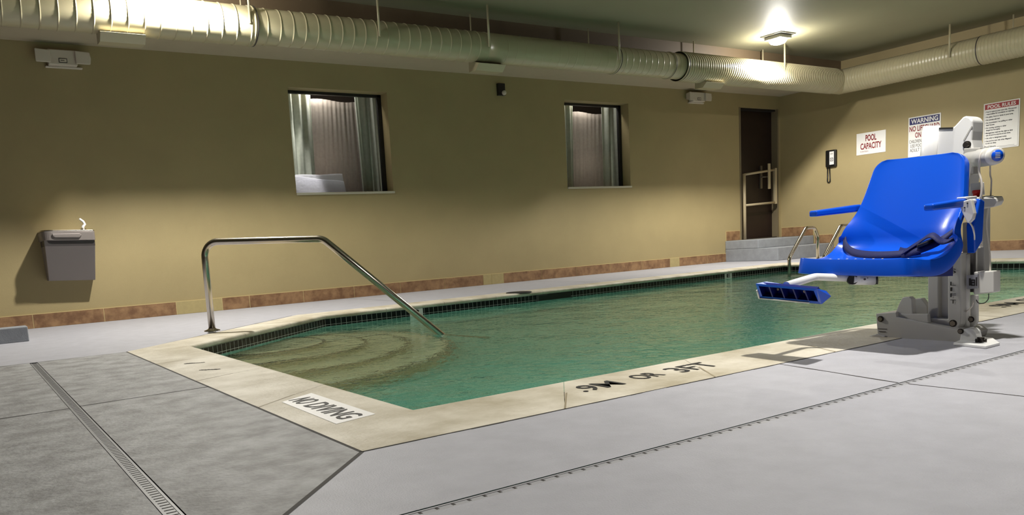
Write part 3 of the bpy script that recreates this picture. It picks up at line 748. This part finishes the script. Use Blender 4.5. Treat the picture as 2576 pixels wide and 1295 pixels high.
# ------------------------------------------------------------------ ladder
lb = thing('pool_ladder', (9.4, 5.83, 0), 'steel pool ladder with two looped rails at the far right pool edge', 'ladder')
for y in (6.06, 5.60):
    m = MB(); dx = (y-5.83)*-.06
    m.tube(path([(8.90, y, -.75), (8.90, y, .09), (9.245, y, .455), (9.43, y, .455), (9.50, y, .33), (9.50, y, .0)], .075, 8), .021, STEEL, 16); m.build('side_rail', lb)
    m = MB(); m.lathe((9.50, y, .001), (0,0,1), [(0, .05), (.008, .048), (.016, .028)], STEEL, 20); m.build('deck_flange', lb)
for z in (-.25, -.5):
    m = MB(); m.box((8.86, 5.60, z), (8.96, 6.06, z+.03), STEELB); m.build('rung', lb)

# ------------------------------------------------------------------ stencils
def words(name, lab, cat, items, parent=None, bold=.022):
    t = parent or thing(name, items[0][1], lab, cat)
    for wd_, org_, right_, up_, h_, w_ in items:
        m = MB(); m.text(wd_, org_, right_, up_, h_, STENCIL, width=w_, bold=bold, off=.0006); m.build('word', t, weld=False)
words('stencilled_depth_text', 'black stencilled .9M OR 3FT lettering on the near pool coping', 'lettering', [('.9M', (1.69, 1.885, .0028), (1, 0, 0), (0, 1, 0), .095, .185), ('OR', (1.965, 1.90, .0028), (1, 0, 0), (0, 1, 0), .085, .12), ('3FT', (2.155, 1.885, .0028), (1, 0, 0), (0, 1, 0), .105, .205)], None, .008)
words('stencilled_depth_text', 'dark stencilled lettering on the coping at the right edge beyond the lift', 'lettering', [('.9M', (4.62, 1.91, .0028), (1, 0, 0), (0, 1, 0), .10, .26), ('OR', (4.98, 1.93, .0028), (1, 0, 0), (0, 1, 0), .09, .2), ('3FT', (5.3, 1.91, .0028), (1, 0, 0), (0, 1, 0), .1, .3)])
nd = thing('no_diving_panel', (.97, 2.35, .003), 'white NO DIVING panel painted on the left pool coping', 'marking')
m = MB(); m.mesh([(.905, 2.56, .0025), (1.048, 2.64, .0025), (1.045, 2.12, .0025), (.897, 2.085, .0025)], [(0,1,2,3)], PANELW); m.build('panel', nd, weld=False)
words('', '', '', [('NO', (.932, 2.565, .0030), (0, -1, 0), (1, 0.03, 0), .082, .10), ('DIVING', (.932, 2.43, .0030), (0, -1, 0), (1, 0.03, 0), .082, .30)], nd, .012)
ms = thing('worn_stencil_marks', at_z(490, 915, 0), 'worn dark stencil marks on the coping at the far left corner', 'marking')
for (px0, py0, px1, py1) in (((468, 914, 511, 911)), ((505, 930, 548, 928))):
    m = MB()
    for i in range(9):
        t = i/8; c = at_z(px0+(px1-px0)*t, py0+(py1-py0)*t, .003); h = random.uniform(.004, .013)
        m.mesh([(c.x-h, c.y-.009, .003), (c.x+h, c.y-.012, .003), (c.x+h, c.y+.008, .003), (c.x-h, c.y+.006, .003)], [(0,1,2,3)], WORN)
    m.build('stencil_row', ms, weld=False)

# ------------------------------------------------------------------ pool lift
LB = Vector((3.4, 1.6, 0))
lift = thing('pool_lift', LB, 'white pool lift with a bright blue seat standing on the deck at the pool edge', 'pool lift')
def pp(pts, X_): return [at_x(px, py, X_) for px, py in pts]
def slab(name, pts, X_, t, m, parent=lift, bevel=.003, label=None):
    k = MB(); k.prism(pp(pts, X_), (t, 0, 0), m); return k.build(name, parent, bevel=bevel, label=label)
def rpoly(px, py, rx, ry, n=14, a0=0, a1=2*PI): return [(px+rx*math.cos(a0+(a1-a0)*i/n), py-ry*math.sin(a0+(a1-a0)*i/n)) for i in range(n)]
# base
bs = slab('base_beam', [(2203, 789), (2254, 785), (2256, 797), (2409, 830), (2424, 842), (2420, 856), (2412, 864), (2224, 850), (2207, 838)], 3.32, .20, GREYP)
slab('base_foot', [(2182, 846), (2204, 840), (2226, 845), (2226, 853)], 3.31, .16, GREYP)
fp = MB(); q = [at_z(2398, 866, .004), at_z(2480, 875, .004), at_z(2515, 866, .004), at_z(2498, 854, .004), at_z(2440, 848, .004)]
fp.prism([(v.x, v.y, .001) for v in q], (0, 0, .010), WHITE); fp.build('foot_plate', lift, bevel=.002, label='white flat foot plate')
slab('pivot_bracket', [(2414, 857), (2417, 840), (2424, 828), (2436, 824), (2448, 828), (2455, 840), (2458, 857)], 3.30, .035, WHITE, label='white rounded pivot bracket')
slab('pivot_bracket', [(2432, 852), (2434, 838), (2440, 828), (2450, 825), (2458, 832), (2462, 850)], 3.40, .03, WHITE)
k = MB(); c = at_z(2467, 858, .014)
for i in range(5):
    a_ = 2*PI*i/5; k.disc((c.x+.013*math.cos(a_), c.y+.013*math.sin(a_), .011), (0,0,1), .007, .012, BOLTD, 8)
k.disc((c.x, c.y, .011), (0,0,1), .012, .018, BOLTD, 10); k.build('star_knob', lift)
for (bx_, by_, br_, X_) in ((2216, 802, .0095, 3.32), (2398, 813, .0105, 3.30), (2417, 833, .008, 3.30), (2443, 803, .009, 3.42)):
    k = MB(); c = at_x(bx_, by_, X_); k.disc(c, (-1, 0, 0), br_, .008, BOLT, 6); k.disc(c, (-1, 0, 0), br_*1.35, .003, BOLTD, 16); k.build('bolt', lift)
# gusset fins and cradle
slab('gusset', [(2251, 789), (2262, 762), (2270, 748), (2287, 746), (2294, 752), (2296, 790)], 3.34, .03, GREYP)
slab('gusset', [(2290, 790), (2296, 752), (2318, 750), (2333, 770), (2335, 800)], 3.44, .03, GREYP)
slab('cradle_plate', [(2256, 788), (2334, 790), (2336, 812), (2330, 812), (2258, 798)], 3.335, .02, GREYP)
# mast: channel of two faces with a recessed rounded groove
slab('lower_mast', [(2334, 640), (2360, 640), (2360, 810), (2334, 806)], 3.40, .16, GREYP)
slab('lower_mast', [(2358, 640), (2386, 640), (2386, 802), (2358, 800)], 3.43, .10, LGREY, label='light grey recessed groove of the mast')
lm_ = MB(); lm_.prism(pp([(2384, 640), (2418, 636), (2418, 800), (2417, 815), (2410, 826), (2398, 829), (2340, 812), (2340, 800), (2384, 803)], 3.37), (.05, 0, 0), GREYP)
pl_ = lm_.build('lower_mast', lift, bevel=.004)
for ch, py in (('X', 652), ('S', 687), ('L', 718), ('I', 732), ('F', 747), ('T', 763)):
    o_ = at_x(2391, py, 3.37)+Vector((-.0015, 0, 0)); h_ = .021 if ch not in 'S' else .023
    tx = MB(); tx.text(ch, o_, (0, -1, 0), (0, 0, 1), h_*.75, BLACKM, width=.021 if ch != 'I' else .008, off=.001); tx.build('letter', pl_, weld=False)
tb = MB(); tb.box(at_x(2208, 826, 3.318), at_x(2231, 828, 3.319)+Vector((.001, 0, 0)), BLACKM); tb.box(at_x(2211, 833, 3.318), at_x(2228, 835, 3.319)+Vector((.001,0,0)), BLACKM); tb.build('maker_plate', bs)
# rear flange, actuator tube and rear column
slab('rear_flange', [(2440, 742), (2457, 742), (2457, 810), (2448, 822), (2440, 824)], 3.44, .02, LGREY)
k = MB(); k.tube([at_x(2431, 838, 3.42), at_x(2431, 735, 3.42), at_x(2431, 640, 3.42)], .0125, LGREY, 16); k.build('actuator_tube', lift)
slab('rear_column', [(2421, 560), (2449, 555), (2449, 735), (2421, 735)], 3.46, .06, DGREY)
slab('rear_column', [(2448, 500), (2477, 520), (2476, 684), (2448, 740)], 3.48, .05, GREYP)
# upper mast head
k = MB(); k.tube([at_x(2344, 317, 3.50), at_x(2336, 392, 3.50), at_x(2340, 660, 3.52)], .031, WHITE, 24); k.build('spine_tube', lift, label='white upright tube behind the seat back')
slab('mast_head', [(2357, 323), (2398, 320), (2421, 295), (2429, 291), (2440, 295), (2447, 303), (2446, 330), (2444, 352), (2448, 372), (2440, 400), (2436, 470), (2400, 500), (2352, 500)], 3.50, .09, WHITE, bevel=.006, label='white mast head plate with a tapered ear')
slab('mast_slot', [(2361, 321), (2397, 320), (2397, 324), (2361, 325)], 3.497, .08, BLACKM, bevel=0)
slab('mast_slot', [(2423, 352), (2444, 316), (2446, 318), (2426, 354)], 3.4985, .004, GREYP, bevel=0)
k = MB(); c = at_x(2433, 364, 3.50); k.disc(c, (-1, 0, 0), .011, .012, BOLT, 6); k.disc(c, (-1,0,0), .015, .004, BLACKM, 14); k.build('bolt', lift)
slab('motor_bracket', [(2424, 373), (2465, 371), (2466, 375), (2452, 400), (2450, 438), (2426, 441)], 3.47, .05, GREYP)
mo = MB(); a_ = at_x(2436, 402, 3.45); b_ = at_x(2502, 392, 3.36); ax = (b_-a_); L_ = ax.length
mo.lathe(a_, ax, [(0, 0), (0, .030), (L_*.45, .030), (L_*.47, .034), (L_-.012, .034), (L_-.002, .030), (L_, .026), (L_, 0)], GREYP, 28); mot = mo.build('motor', lift)
mc = MB(); mc.lathe(b_-ax.normalized()*.004, ax, [(0, .0335), (.014, .031), (.018, .024), (.018, 0)], LGREY, 28); ec = mc.build('end_cap', mot)
mc = MB(); mc.lathe(b_+ax.normalized()*.0145, ax, [(0, .0), (.0, .021), (.003, .021), (.003, 0)], BLUE, 24)
n_ = ax.normalized(); rt = n_.cross(Vector((0,0,1))).normalized()
rt = rt if rt.dot(_r) > 0 else -rt
for i in range(4):
    c = b_+n_*.0185+Vector((0, 0, .009-.006*i)); w_ = .009
    mc.mesh([c-rt*w_, c+rt*w_, c+rt*w_+Vector((0,0,.0025)), c-rt*w_+Vector((0,0,.0025))], [(0,1,2,3)], SIGNW)
mc.build('cap_badge', mot, weld=False)
k = MB(); k.tube([at_x(2432, 438, 3.46), at_x(2432, 505, 3.46)], .0095, WHITE, 14); k.build('actuator_tube', lift, label='white upper actuator tube')
slab('mounting_block', [(2441, 461), (2464, 458), (2466, 490), (2438, 496)], 3.46, .04, WHITE)
k = MB(); c = at_x(2457, 492, 3.44); k.lathe(c, (0,0,1), [(-.004, .0), (-.004, .013), (.009, .013), (.010, .016), (.020, .016), (.022, .013), (.022, 0)], RED, 18); k.build('emergency_button', lift, label='red emergency stop button')
# console
k = MB(); f = [at_x(2440, 497, 3.38), at_x(2505, 497, 3.36), at_x(2509, 508, 3.36), at_x(2503, 520, 3.37), at_x(2470, 526, 3.38), at_x(2464, 520, 3.38), at_x(2440, 508, 3.38)]
k.prism(f, (.09, .015, .006), LGREY); cn = k.build('control_console', lift, bevel=.004)
k = MB(); f = [at_x(2478, 496.5, 3.375), at_x(2500, 496, 3.36), at_x(2499, 493.5, 3.41), at_x(2479, 494, 3.42)]; k.prism(f, (0, 0, .003), GREYP); k.build('button_panel', cn)
# control box
slab('control_box', [(2449, 684), (2499, 681), (2499, 736), (2449, 741)], 3.40, .06, LGREY, bevel=.004, label='off-white rectangular box on the rear column')
k = MB(); k.prism(pp([(2433, 692), (2461, 690), (2461, 725), (2433, 727)], 3.395), (-.004, 0, 0), CLEAR)
for (u, v, w_, h_) in ((2438, 700, 4, 18), (2444, 703, 8, 3), (2444, 709, 8, 3), (2444, 716, 8, 3), (2443, 703, 2, 16), (2451, 703, 2, 16), (2455, 697, 3, 22)):
    k.prism(pp([(u, v), (u+w_, v), (u+w_, v+h_), (u, v+h_)], 3.39), (-.0015, 0, 0), BLACKM)
k.build('label_plate', lift)
# seat shell ----------------------------------------------------------
S = .86; org = CAM + (Vector((3.784, 1.982, .348))-CAM)*S; yw, pt, rl = 4.793, -.048, .02
e2 = Vector((math.sin(yw), math.cos(yw), 0)); e1 = Vector((math.cos(yw), -math.sin(yw), 0)); up = Vector((0,0,1))
e2p = math.cos(pt)*e2+math.sin(pt)*up; e3 = -math.sin(pt)*e2+math.cos(pt)*up
e1r = math.cos(rl)*e1+math.sin(rl)*e3; e3r = -math.sin(rl)*e1+math.cos(rl)*e3
def C3(a, b, c): return org + S*(a*e1r + b*e2p + c*e3r)      # a: chair's right in view-left, b: forward, c: up
# centre profile (b, c)
prof2 = []
for t in [i/10 for i in range(11)]: prof2.append((.386-.30*t, .0-.022*math.sin(PI*t*.9)))
for i in range(1, 9):
    a_ = PI/2*i/8*1.0; prof2.append((.086-.085*math.sin(a_), -.007+.085*(1-math.cos(a_))*1.0))
bx0, bz0 = prof2[-1]
for i in range(1, 17):
    t = i/16; prof2.append((bx0-(.11+bx0)*t, bz0+(.423-bz0)*t))
Np = len(prof2); M_ = 24
def frame(i):
    a_ = Vector((prof2[max(i-1, 0)])); b_ = Vector((prof2[min(i+1, Np-1)])); t = (b_-a_).normalized(); return Vector((t.y*-1, t.x))*-1   # normal towards the sitter
lens = [0]
for i in range(1, Np): lens.append(lens[-1] + math.hypot(prof2[i][0]-prof2[i-1][0], prof2[i][1]-prof2[i-1][1]))
LT = lens[-1]
def halfw(s):
    t = s/LT
    w = .282 if t < .45 else .282 - (.282-.205)*((t-.45)/.55)**.9
    d1 = s; r1 = .045
    if d1 < r1: w -= r1 - math.sqrt(max(0, r1*r1-(r1-d1)**2))
    d2 = LT-s; r2 = .055
    if d2 < r2: w -= r2 - math.sqrt(max(0, r2*r2-(r2-d2)**2))
    return w
def side_raise(s):
    t = s/LT; return .075*math.exp(-((t-.50)/.14)**2) + .006
# denser sampling at both ends
ss = sorted(set([round(LT*x, 5) for x in [0, .003, .008, .016, .03, .05] + [.08+.025*i for i in range(34)] + [.935, .955, .97, .982, .992, 1.0]]))
def prof_at(s):
    for i in range(1, Np):
        if lens[i] >= s-1e-9:
            t = (s-lens[i-1])/(lens[i]-lens[i-1]); p = Vector(prof2[i-1]).lerp(Vector(prof2[i]), t); n0, n1 = frame(i-1), frame(i); return p, n0.lerp(n1, t).normalized()
    return Vector(prof2[-1]), frame(Np-1)
sh = MB(); rows_t, rows_b = [], []; TH = .072
for s in ss:
    p, n = prof_at(s); n = -n if (n.y < 0 and s < LT*.3) else n
    if s >= LT*.3 and n.x < 0: n = -n
    w = halfw(s); rt_, rb_ = [], []
    for j in range(M_+1):
        u = -1+2*j/M_; k_ = side_raise(s)*abs(u)**5
        TL = TH if s/LT < .42 else max(.036, TH-(TH-.036)*(s/LT-.42)/.16)
        th = .014+(TL-.014)*max(0, (abs(u)-.8)/.2)**2 if .06 < s/LT < .96 else TL
        q = p + n*k_; rt_.append(C3(u*w, q.x, q.y)); qb = p + n*(k_-th); rb_.append(C3(u*w*(1.012 if abs(u) > .9 else 1), qb.x, qb.y))
    rows_t.append(rt_); rows_b.append(rb_)
nr = len(ss); vs = [v for r_ in rows_t for v in r_] + [v for r_ in rows_b for v in r_]; off = nr*(M_+1); fs = []
for i in range(nr-1):
    for j in range(M_):
        q = i*(M_+1)+j; fs.append((q, q+1, q+M_+2, q+M_+1)); fs.append((off+q, off+q+M_+1, off+q+M_+2, off+q+1))
    for j in (0, M_): q = i*(M_+1)+j; fs.append((q, q+M_+1, off+q+M_+1, off+q))
for i in (0, nr-1):
    for j in range(M_): q = i*(M_+1)+j; fs.append((q, off+q, off+q+1, q+1))
sh.mesh(vs, fs, BLUE, True)
shell = sh.build('seat_shell', lift, bevel=.006, bseg=3, label='bright blue moulded plastic seat shell')
shell.modifiers['bevel'].angle_limit = math.radians(50)
# drain dimples on the seat
for i in range(7):
    k = MB(); k.disc(C3(.20-.045*i*.9, .25-.004*i, -.0175), (0,0,1), .004, .003, LGREY, 8); k.build('drain_hole', shell)
# bracket under the seat
k = MB(); k.hexa([C3(-.25, .05, -.11), C3(-.25, .30, -.085), C3(-.10, .28, -.085), C3(-.10, .05, -.11), C3(-.25, .05, -.04), C3(-.25, .32, -.04), C3(-.10, .32, -.04), C3(-.10, .05, -.04)], BLUED); k.build('seat_bracket', lift, label='dark blue bracket under the seat')
# side bracket (blue) on the right of the back
k = MB(); k.prism([C3(-.262, -.03, -.02), C3(-.262, -.085, .03), C3(-.262, -.095, .20), C3(-.262, -.06, .215), C3(-.262, -.02, .10)], e1r*(-.03), BLUE); k.build('back_bracket', lift, bevel=.004)
# arm rests
for sgn in (1, -1):
    k = MB(); a0 = .252*sgn; a1 = .252*sgn + .045*sgn; lo_, hi_ = min(a0, a1), max(a0, a1)
    b0_ = -.06 if sgn > 0 else .03
    P8 = [C3(lo_, b0_, .186), C3(lo_, .273, .190), C3(hi_, .273, .190), C3(hi_, b0_, .186), C3(lo_, b0_, .222), C3(lo_, .273, .218), C3(hi_, .273, .218), C3(hi_, b0_, .222)]
    k.hexa(P8, BLUE); ar = k.build('armrest', lift, bevel=.007, bseg=3)
    k = MB(); k.tube([C3((lo_+hi_)/2, b0_+.01, .204), C3((lo_+hi_)/2, b0_-.08, .204), C3(sgn*.20, b0_-.12, .204)], .010, WHITE, 12); k.build('arm_hinge', lift, label='white arm rest hinge')
k = MB(); k.hexa([C3(-.30, -.03, .215), C3(-.30, .05, .222), C3(-.26, .05, .222), C3(-.26, -.03, .215), C3(-.30, -.03, .228), C3(-.30, .05, .229), C3(-.26, .05, .229), C3(-.26, -.03, .228)], WHITE); k.build('hinge_plate', lift, bevel=.002)
# handset hanging on the arm
k = MB(); k.prism(pp([(2413, 518), (2419, 507), (2441, 500), (2444, 504), (2451, 536), (2447, 551), (2437, 562), (2432, 560), (2420, 535)], 3.17), (.02, 0, 0), LGREY); hs = k.build('handset', lift, bevel=.005, label='pale grey hand control hanging at the arm rest')
k = MB()
for q in ((2434, 511), (2427, 522)): k.disc(at_x(*q, 3.17), (-1,0,0), .0025, .002, BLACKM, 8)
k.build('screw', hs)
def cable(pts, r, m=PVC, name='cable', X_=3.36):
    P_ = [at_x(a, b, X_ if len(c) == 0 else c[0]) for a, b, *c in pts]
    # smooth by Catmull-Rom
    out_ = []
    for i in range(len(P_)-1):
        p0 = P_[max(i-1, 0)]; p1 = P_[i]; p2 = P_[i+1]; p3 = P_[min(i+2, len(P_)-1)]
        for j in range(8):
            t = j/8; out_.append(.5*((2*p1)+(p2-p0)*t+(2*p0-5*p1+4*p2-p3)*t*t+(3*p1-p0-3*p2+p3)*t**3))
    out_.append(P_[-1]); k = MB(); k.tube(out_, r, m, 8); return k.build(name, lift)
cable([(2440, 560, 3.18), (2447, 572, 3.18), (2451, 590, 3.2), (2452, 610, 3.3), (2458, 622, 3.38), (2466, 622, 3.40)], .0028, PVC)
cable([(2484, 374, 3.40), (2474, 378, 3.36), (2466, 396, 3.35), (2463, 430), (2468, 452), (2470, 470), (2468, 492), (2464, 500)], .0042, PVC)
cable([(2491, 415, 3.42), (2491, 440, 3.42), (2494, 455, 3.42), (2492, 494, 3.42)], .0030, PVC)
cable([(2486, 522, 3.45), (2482, 560, 3.45), (2484, 590, 3.45), (2490, 640, 3.44), (2491, 684, 3.43)], .0032, PVC)
cable([(2430, 784, 3.40), (2440, 776, 3.38), (2446, 768, 3.38), (2449, 758, 3.42)], .0025, PVC)
cable([(2487, 738, 3.43), (2486, 752, 3.43), (2476, 762, 3.43), (2462, 762, 3.43), (2456, 754, 3.44)], .0018, DGREY)
# coiled cord: helix
k = MB(); a_ = at_x(2464, 524, 3.36); b_ = at_x(2467, 621, 3.38); pts_ = []
for i in range(27*10+1):
    t = i/270; c = a_.lerp(b_, t); an = 2*PI*27*t; pts_.append(c+Vector((.0065*math.cos(an), .0065*math.sin(an), 0)))
k.tube(pts_, .0022, PVC, 6); k.build('coiled_cord', lift)
# seat belt
def ribbon(pts, w, wd, m, name):
    P_ = [C3(*p) for p in pts]; out_ = []
    for i in range(len(P_)-1):
        p0 = P_[max(i-1, 0)]; p1 = P_[i]; p2 = P_[i+1]; p3 = P_[min(i+2, len(P_)-1)]
        for j in range(8):
            t = j/8; out_.append(.5*((2*p1)+(p2-p0)*t+(2*p0-5*p1+4*p2-p3)*t*t+(3*p1-p0-3*p2+p3)*t**3))
    out_.append(P_[-1]); W_ = (wd[0]*e1r+wd[1]*e2p+wd[2]*e3r).normalized()*w*S/2; vs, fs = [], []
    for i, p in enumerate(out_):
        a = out_[max(i-1, 0)]; b = out_[min(i+1, len(out_)-1)]; n = (b-a).cross(W_).normalized()*.0018
        vs += [p-W_-n, p+W_-n, p+W_+n, p-W_+n]
    for i in range(len(out_)-1):
        for j in range(4): fs.append((4*i+j, 4*i+(j+1) % 4, 4*i+4+(j+1) % 4, 4*i+4+j))
    fs += [(0, 1, 2, 3), tuple(4*(len(out_)-1)+j for j in (3, 2, 1, 0))]
    k = MB(); k.mesh(vs, fs, m, True); return k.build(name, lift, label='navy blue webbing seat belt')
ribbon([(.262, .0, .13), (.262, .05, .085), (.235, .09, .035), (.16, .13, .003), (.04, .16, -.006), (-.08, .15, -.003), (-.15, .11, .008)], .038, (0, -.6, .8), NAVY, 'seat_belt')
ribbon([(-.262, -.01, .16), (-.25, .03, .10), (-.22, .09, .05), (-.16, .14, .018), (-.10, .15, .002), (-.05, .12, .004)], .05, (0, -.6, .8), NAVY, 'seat_belt')
ribbon([(-.262, .03, .06), (-.235, .10, .045), (-.19, .11, .075), (-.14, .12, .045), (-.09, .15, .005)], .045, (.2, -.9, .4), NAVY, 'seat_belt')
k = MB(); k.hexa([C3(-.20, .08, .05), C3(-.20, .15, .04), C3(-.15, .15, .02), C3(-.15, .08, .035), C3(-.20, .08, .068), C3(-.20, .15, .055), C3(-.15, .15, .038), C3(-.15, .08, .052)], BLACK); k.build('buckle', lift, bevel=.003)
# leg tube, hub and foot rest
hubX = 2.93
k = MB(); a_ = at_x(2197, 704, 3.05); b_ = at_x(2142, 703, 2.96); c_ = at_x(2050, 696, 2.88); d_ = at_x(1978, 718, 2.66)
k.tube([a_, b_], .020, WHITE, 18); lt = k.build('leg_bar', lift)
k = MB(); k.tube(path([b_+Vector((.02, -.02, .003)), c_, d_], .03, 6), .0145, WHITE, 16); k.build('leg_tube', lift)
k = MB(); v_ = (b_-a_).normalized(); k.disc(b_, (-.62, -.78, 0), .019, .014, BLACK, 24); k.build('end_plug', lt); k = MB(); k.disc(a_+Vector((0,0,0)), (.4, -.9, 0), .017, .016, BLACK, 20); k.build('end_plug', lt)
k = MB()
for q, r_ in (((2176, 702), .004), ((2168, 706), .0025), ((2183, 699), .002)): k.disc(at_x(*q, 2.985), (-1, -.2, 0), r_, .004, DGREY, 10)
k.build('adjuster_holes', lt)
fr_ = MB()
tl, tr_, br_, bl = at_x(1901, 713, 2.60), at_x(2055, 726, 2.56), at_x(2067, 765, 2.60), at_x(1911, 750, 2.64)
dp = Vector((.05, -.012, .004)); dpr = at_x(2091, 745, 2.68)
back = [tl+dp, at_x(2078, 731, 2.66), dpr, bl+dp]
front = [tl, tr_, br_, bl]
ins = []
cF = sum(front, Vector())/4
for i, p in enumerate(front): ins.append(p.lerp(cF, .10) + Vector((0, 0, (-.006 if i < 2 else .006))))
rec = [p + Vector((.030, 0, .012)) for p in ins]
vs = front+ins+rec+back
fr_.mesh(vs, [(0,1,5,4), (1,2,6,5), (2,3,7,6), (3,0,4,7)], BLUE)
fr_.mesh(vs, [(4,5,9,8), (5,6,10,9), (6,7,11,10), (7,4,8,11), (8,9,10,11)], BLUED)
fr_.mesh(vs, [(0,12,13,1), (1,13,14,2), (2,14,15,3), (3,15,12,0), (15,14,13,12)], BLUE)
for t in (.2, .42, .64, .84):
    a_, b_ = ins[0].lerp(ins[1], t), ins[3].lerp(ins[2], t); c_, d_ = rec[0].lerp(rec[1], t), rec[3].lerp(rec[2], t); y_ = Vector((0, .0025, 0))
    fr_.hexa([a_-y_, a_+y_, c_+y_, c_-y_, b_-y_, b_+y_, d_+y_, d_-y_], BLUED)
ftr = fr_.build('foot_rest', lift, weld=False, label='bright blue foot rest with ribbed underside')
for t in (.26, .74):
    k = MB(); k.disc(rec[0].lerp(rec[1], t).lerp(rec[3].lerp(rec[2], t), .5), (-1, 0, -.3), .005, .008, BOLT, 10); k.build('bolt', ftr)
k = MB(); k.tube([bl+Vector((-.003, .0, .0)), bl.lerp(br_, .82)+Vector((-.003, 0, .001))], .0025, WHITE, 8); k.tube([bl+Vector((-.003,0,0)), tl.lerp(bl, .45)+Vector((-.003,0,0))], .0035, WHITE, 8); k.build('edge_trim', ftr, label='white edge trim')
# arm linking seat to mast
k = MB(); k.hexa([C3(-.10, -.06, .02), C3(-.10, -.01, .02), C3(-.20, -.01, .02), C3(-.20, -.06, .02), C3(-.10, -.17, .36), C3(-.10, -.13, .36), C3(-.20, -.13, .36), C3(-.20, -.17, .36)], WHITE); k.build('seat_post', lift)

# ------------------------------------------------------------------ added unseen lamps behind the windows, brighten curtains and white pieces
for (x, y, z, e, sz) in ((3.70, 8.85, 1.6, 15, .1), (7.75, 8.85, 1.6, 12, .1), (3.70, 8.335, 2.42, 20, .03), (7.70, 8.335, 2.44, 13, .03), (3.42, 8.29, 2.42, -150, .02)):
    ld = bpy.data.lights.new('window_fill', 'POINT' if e > 0 else 'SPOT'); ld.energy = abs(e);
    if e < 0: ld.spot_size = math.radians(26); ld.spot_blend = .6
    ld.energy = abs(e); ld.color = (1, .97, .93); ld.shadow_soft_size = sz
    lo = bpy.data.objects.new('window_fill', ld); COL.objects.link(lo); lo.location = (x, y, z)

# ------------------------------------------------------------------ added unseen lights in the near pool wall, brighten the water
for px_ in (2.6, 5.0, 7.6):
    t = thing('added_pool_light', (px_, 2.09, -.5), 'added unseen underwater light in the near pool wall, brightens the water', 'pool light', 'added underwater fill lights')
    m = MB(); m.lathe((px_, 2.091, -.5), (0, 1, 0), [(0, .12), (.012, .115), (.016, .10), (.016, 0)], STEEL, 24); m.build('trim_ring', t)
    m = MB(); m.lathe((px_, 2.107, -.5), (0, 1, 0), [(0, .095), (.012, .09), (.02, .06), (.024, 0)], LENS2, 24); m.build('lens', t)
    ld = bpy.data.lights.new('pool_fill', 'POINT'); ld.energy = POOLW; ld.color = (.98, 1, .93); ld.shadow_soft_size = .06
    lo = bpy.data.objects.new('pool_fill', ld); COL.objects.link(lo); lo.location = (px_, 2.24, -.5)

# ------------------------------------------------------------------ world / view
w = bpy.data.worlds.new('world'); SC.world = w; w.use_nodes = True
w.node_tree.nodes['Background'].inputs['Color'].default_value = (.02, .02, .02, 1)
SC.view_settings.view_transform = 'Standard'; SC.view_settings.look = 'None'; SC.view_settings.exposure = 0.0; SC.view_settings.gamma = 1
SC.view_settings.use_curve_mapping = False
SC.cycles.max_bounces = 8; SC.cycles.diffuse_bounces = 2; SC.cycles.glossy_bounces = 4; SC.cycles.transmission_bounces = 6
SC.cycles.use_denoising = True
SC.cycles.sample_clamp_indirect = 4
